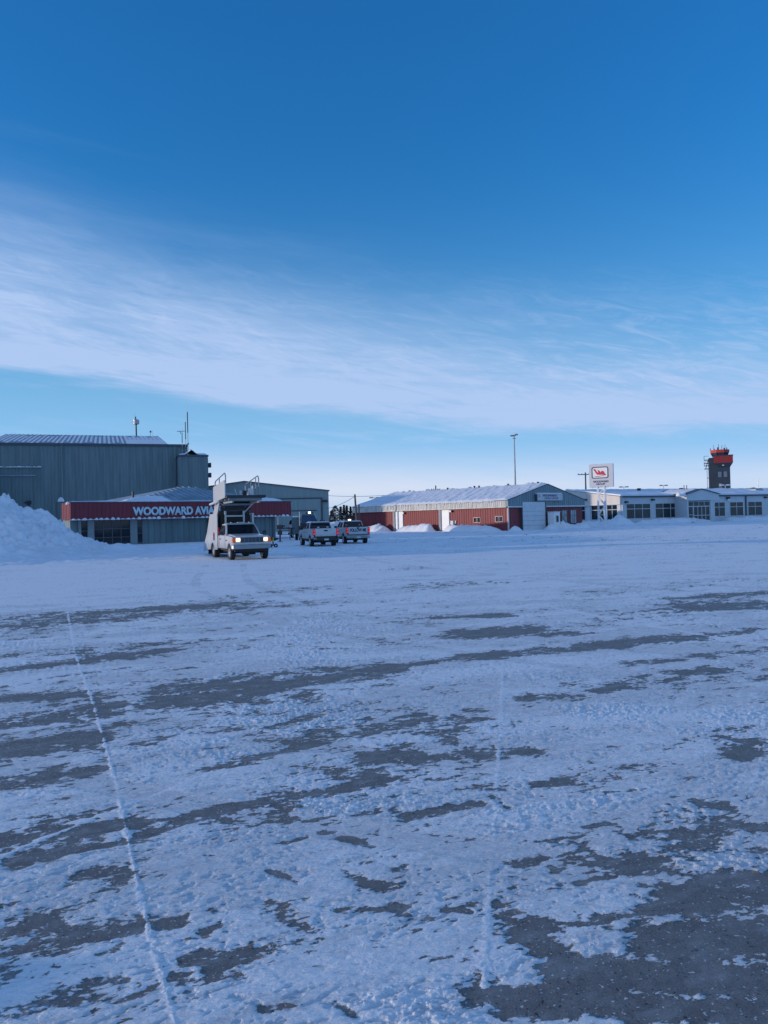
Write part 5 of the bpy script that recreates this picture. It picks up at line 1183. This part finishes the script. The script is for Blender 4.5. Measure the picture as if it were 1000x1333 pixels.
def pickup(lab, rear_x, rear_y, deg, variant):
    """modern crew pickup seen from behind; local y = 0 at the front bumper"""
    L = 5.75; hw = .98; a = R(deg)
    ox, oy = rear_x + math.sin(a) * L, rear_y - math.cos(a) * L
    r = thing('pickup_truck', lab, 'pickup truck', (ox, oy, 0), a, 'pickup trucks parked on the apron')
    fw, rw = .95, 4.5; yb = 3.98
    pr = arch_line(.1, yb, .60, [fw], .54, .42) + [(yb, 1.30), (1.5, 1.30), (1.3, 1.30), (.35, 1.22), (.12, 1.05)]
    MB().prism(pr, 'x', -hw, hw).build('body', CARW, r, .04)
    bp = arch_line(yb + .03, L - .05, .64, [rw], .54, .42) + [(L - .05, 1.36), (yb + .03, 1.36)]
    bed = MB(); bed.prism(bp, 'x', -hw, -hw + .09); bed.prism(bp, 'x', hw - .09, hw); bd = bed.build('cargo_bed', CARW, r, .02)
    MB().box(-hw + .085, hw - .085, yb + .05, L - .12, .80, .88).build('bed_floor', DARKM, bd)
    MB().box(-hw + .085, hw - .085, yb + .035, yb + .10, .8, 1.36).build('bed_headboard', CARW, bd)
    greenhouse(r, 1.55, 3.92, 2.15, 3.72, 1.30, 1.86, .92, .76, CARW, 2)
    tgt = MB().box(-.80, .80, L - .07, L, .78, 1.38).build('tailgate', CARW, r, .02)
    if variant == 0:
        MB().box(-.13, .13, L, L + .015, 1.16, 1.26).build('tailgate_handle', BLACK, tgt)
    else:
        text('lettering', 'FOLLOW ME', .27, NAVY, tgt, (.68, L, 1.0), math.pi, .04, 1.36, None, .012)
        MB().box(-.10, .10, L, L + .012, 1.27, 1.35).build('tailgate_handle', BLACK, tgt)
    for s in (-1, 1):
        xa, xb = min(s * .81, s * .985), max(s * .81, s * .985)
        t = MB().box(xa, xb, L - .12, L + .01, .86, 1.34).build('tail_light_housing', REDP, r, .02)
        for zz in (.93, 1.16): MB().box(min(s * .84, s * .95), max(s * .84, s * .95), L + .01, L + .02, zz, zz + .13).build('tail_light', LAMPR, t)
        m = MB().box(min(s * .98, s * 1.2), max(s * .98, s * 1.2), 1.95, 2.03, 1.28, 1.48); m.build('mirror', BLACK, r, .02)
        wheel(r, s * .85, fw, .425, .27, s); wheel(r, s * .85, rw, .425, .27, s)
        MB().box(min(s * .6, s * .9), max(s * .6, s * .9), .02, .1, .85, 1.08).build('headlight', PALE, r)
        MB().box(min(s * .72, s * .95), max(s * .72, s * .95), L + .10, L + .12, .58, .70).build('bumper_end', PALE, r)
        for y in (2.28, 3.15): MB().box(min(s * hw, s * (hw + .03)), max(s * hw, s * (hw + .03)), y, y + .18, 1.08, 1.12).build('door_handle', DARKM, r)
        sm = MB()
        for y in (1.5, 2.65, 3.8): sm.box(min(s * hw, s * (hw + .006)), max(s * hw, s * (hw + .006)), y, y + .012, .56, 1.28)
        sm.build('door_seam', TRIM, r)
    bmp = MB().box(-.97, .97, L - .02, L + .12, .48, .74); bmp.box(-.35, .35, L + .0, L + .16, .46, .60); bmp.build('bumper', DARKM if variant == 0 else POSTM, r, .03)
    MB().box(-.17, .17, L + .165, L + .175, .50, .62).build('licence_plate', PALE, r)
    MB().box(-.4, .4, -.0, .1, .75, 1.1).build('grille', DARKM, r); MB().box(-.95, .95, -.05, .1, .45, .7).build('front_bumper', DARKM, r, .03)
    u = MB().box(-.5, .5, .4, L - .2, .34, .54); u.box(-.85, .85, rw - .08, rw + .08, .3, .5); u.tube((.0, rw, .4), (.0, rw + .01, .2), .16, 8); u.box(-.92, .92, .4, yb, .48, .7); u.box(-.9, .9, yb, L - .1, .56, .8)
    u.build('chassis', BLACK, r)
    if variant == 0:
        q = MB()
        for x in (-.5, -.2, .15, .45): q.tube((x, 3.0, 1.88), (x, 3.0, 2.02), .05, 6)
        q.build('roof_antennas', DARKM, r)
        m = MB().box(-.72, -.66, 3.88, 3.93, 1.3, 1.75); m.box(.66, .72, 3.88, 3.93, 1.3, 1.75); m.box(-.72, .72, 3.88, 3.93, 1.72, 1.78)
        m.build('rear_rack', DARKM, r)
        for x in (-.62, .1): MB().box(x, x + .16, 3.945, 3.96, 1.42, 1.50).build('work_light', WHITE, r)
    else:
        b = MB().box(-.34, .34, 2.75, 3.05, 1.90, 1.96).build('light_bar', DARKM, r)
        MB().box(-.45, .45, 2.78, 3.0, 2.08, 2.20).build('light_bar_top', BLACK, b, .03)
        for x in (-.3, .3): MB().tube((x, 2.9, 1.96), (x, 2.9, 2.08), .04, 6).build('bracket', DARKM, b)
        MB().box(-.02, .22, 3.06, 3.1, 1.90, 2.02).build('lit_lamp', BEACON, b)
        MB().lathe([(0, .30), (.12, .28), (.25, .12), (.28, .01)], (-.62, 5.2, 1.22), 'z', 10).build('bed_cover', BLACK, bd)
        for x in (-.6, .5): MB().box(x, x + .12, 3.90, 3.93, 1.5, 1.6).build('work_light', LAMPA, r)
pickup('white pickup with a plain tailgate, between the stair truck and the FOLLOW ME pickup', at(424.5, 700, 57.2).x, 57.2, 180 + 17, 0)
pickup('white pickup lettered FOLLOW ME on its tailgate, with a light bar on the roof', at(466.5, 700, 62.0).x, 62.0, 180 + 15, 1)

def utility_truck():
    Y = 76.0; x0, x1 = at(392.5, 680, Y).x, at(413.5, 680, Y).x; xc = (x0 + x1) / 2; hw = (x1 - x0) / 2 + .12
    r = thing('utility_truck', 'dark cab-over utility truck with a lit roof lamp, half hidden behind the white pickup', 'truck', (xc, Y, 0), R(8))
    zt = at(400, 668.6, Y).z
    GR = mat('truck_grey_green', (.10, .16, .18), .4)
    MB().hexa([(-hw, 0, .5), (hw, 0, .5), (hw, 1.9, .5), (-hw, 1.9, .5), (-hw, .05, 1.75), (hw, .05, 1.75), (hw, 1.9, 1.75), (-hw, 1.9, 1.75)]).build('body', DARKM, r, .05)
    c = MB().hexa([(-hw, .05, 1.75), (hw, .05, 1.75), (hw, 1.9, 1.75), (-hw, 1.9, 1.75), (-hw + .15, .5, zt), (hw - .45, .5, zt), (hw - .3, 1.8, zt), (-hw + .15, 1.8, zt)]).build('cab', GR, r, .05)
    MB().hexa([(-hw + .1, .03, 1.85), (hw - .12, .03, 1.85), (hw - .12, .2, 1.85), (-hw + .1, .2, 1.85), (-hw + .2, .40, zt - .14), (hw - .46, .40, zt - .14), (hw - .46, .6, zt - .14), (-hw + .2, .6, zt - .14)]).build('windshield', mat('sky_glass', (.02, .06, .12), .1), c)
    lb = MB().box(-.35, .45, .75, 1.05, zt + .001, zt + .14).build('light_bar', DARKM, r, .02); MB().box(-.08, .18, .70, .749, zt + .0, zt + .20).build('lit_lamp', BEACON, lb)
    MB().box(-hw - .75, -hw - .02, 1.6, 4.6, .7, 2.35).build('side_body', GR, r, .04)
    MB().box(-hw - .7, -hw - .1, 1.62, 2.4, 2.352, 2.50).build('snow_cap', SNOW, r, .05)
    MB().tube((-hw - .05, .3, 1.5), (-hw - .05, .3, 2.9), .035, 6).build('mast', PALE, r)
    MB().box(-hw + .01, hw - .01, 1.95, 5.0, .7, 2.2).build('cargo_box', DARKM, r, .03)
    MB().box(-hw, hw, -.12, .1, .45, .8).build('bumper', DARKM, r, .02)
    for s in (-1, 1): wheel(r, s * (hw - .12), .95, .45, .28, s); wheel(r, s * (hw - .12) - (.4 if s < 0 else 0), 4.0, .45, .28, s)
utility_truck()
def van():
    Y = 90.0; x0, x1 = at(375.8, 680, Y).x, at(388, 680, Y).x; xc = (x0 + x1) / 2; hw = (x1 - x0) / 2 + .1
    r = thing('parked_van', 'small white van partly hidden behind the utility truck', 'van', (xc, Y, 0), R(-14))
    MB().hexa([(-hw, 0, .45), (hw, 0, .45), (hw, 4.4, .45), (-hw, 4.4, .45), (-hw, .05, 1.6), (hw, .05, 1.6), (hw, 4.4, 1.6), (-hw, 4.4, 1.6)]).build('body', CARW, r, .06)
    c = MB().hexa([(-hw, .05, 1.6), (hw, .05, 1.6), (hw, 4.2, 1.6), (-hw, 4.2, 1.6), (-hw + .15, .3, 2.2), (hw - .15, .3, 2.2), (hw - .15, 3.8, 2.2), (-hw + .15, 3.8, 2.2)]).build('roof', CARW, r, .05)
    MB().hexa([(-hw + .08, .04, 1.64), (hw - .08, .04, 1.64), (hw - .08, .2, 1.64), (-hw + .08, .2, 1.64), (-hw + .18, .22, 2.1), (hw - .18, .22, 2.1), (hw - .18, .4, 2.1), (-hw + .18, .4, 2.1)]).build('rear_window', GLASS, c)
    MB().box(-hw - .02, hw + .02, -.1, .1, .4, .62).build('bumper', DARKM, r, .02)
    for s in (-1, 1):
        wheel(r, s * (hw - .12), .9, .33, .2, s); wheel(r, s * (hw - .12), 3.5, .33, .2, s)
        MB().box(min(s * (hw - .16), s * (hw - .02)), max(s * (hw - .16), s * (hw - .02)), -.02, .02, .95, 1.35).build('tail_light', REDP, r)
van()
def hose_stand():
    Y = 74.0; p = at(364.6, 700, Y)
    r = thing('service_stand', 'dark service post with boxes and a long horizontal boom, right of the stair truck', 'service post', (p.x, Y, 0))
    zt = at(364, 673.5, Y).z; z = lambda py: at(364, py, Y).z
    MB().tube((0, 0, 0), (0, 0, z(684)), .07, 8).build('post', DARKM, r)
    MB().tube((-.12, 0, z(686)), (-.12, 0, zt), .10, 8, .05).build('upper_post', POSTM, r)
    for zz, w in ((z(686), .28), (z(693.5), .2)): MB().box(-w, w, -.2, .2, zz - .2, zz + .2).build('box', DARKM, r, .02)
    xb = at(383, 688, Y).x - p.x
    b = MB().tube((-.1, 0, z(687.5)), (xb, .3, z(688)), .055, 8); b.tube((.1, 0, z(684.5)), (.5, .1, z(685)), .07, 6); b.build('boom', DARKM, r)
    xl = at(379.3, 688, Y).x - p.x
    MB().box(xl - .1, xl + .1, .1, .3, z(696), z(688)).build('boom_leg', DARKM, r)
    MB().box(-.25, .25, -.25, .25, 0, .05).build('base_plate', DARKM, r)
hose_stand()
def barrier():
    Y = 82.0; x0, x1 = at(365, 690, Y).x, at(389, 690, Y).x; r = thing('rail_fence', 'low horizontal pipe rail on the snow left of the utility truck', 'fence', (x0, Y, 0), 0)
    for zz in (.55, 1.0): MB().tube((0, 0, zz), (x1 - x0, .4, zz), .04, 6).build('rail', CLAD, r)
    for k in range(3): x = (x1 - x0) * k / 2; MB().tube((x, .4 * k / 2, 0), (x, .4 * k / 2, 1.05), .05, 6).build('fence_post', CLAD, r)
barrier()
def cone():
    Y = 58.0; p = at(355.5, 705, Y)
    r = thing('tow_bar_head', 'small yellow and black tow bar head lying on the snow beside the right headlight', 'tow bar', (p.x, Y, 0), R(10))
    z = at(355.5, 701.5, Y).z
    MB().box(-.26, .05, -.14, .14, z - .2, z + .12).build('body', YELL, r, .04)
    MB().hexa([(.06, -.12, z - .16), (.42, -.05, z - .04), (.42, .05, z - .04), (.06, .12, z - .16), (.06, -.12, z + .1), (.42, -.05, z + .06), (.42, .05, z + .06), (.06, .12, z + .1)]).build('nose', DARKM, r, .02)
    MB().box(-.15, -.03, -.16, .16, z - .1, z + .14).build('clamp', DARKM, r)
    for x in (-.2, .2): MB().lathe([(-.05, .05), (-.05, .16), (.05, .16), (.05, .05)], (0, 0, 0), 'y', 14).build('wheel', BLACK, r, loc=(x, 0, .16))
    MB().box(-.05, .05, -.05, .05, .16, max(.3, z - .1)).build('stem', DARKM, r)
cone()
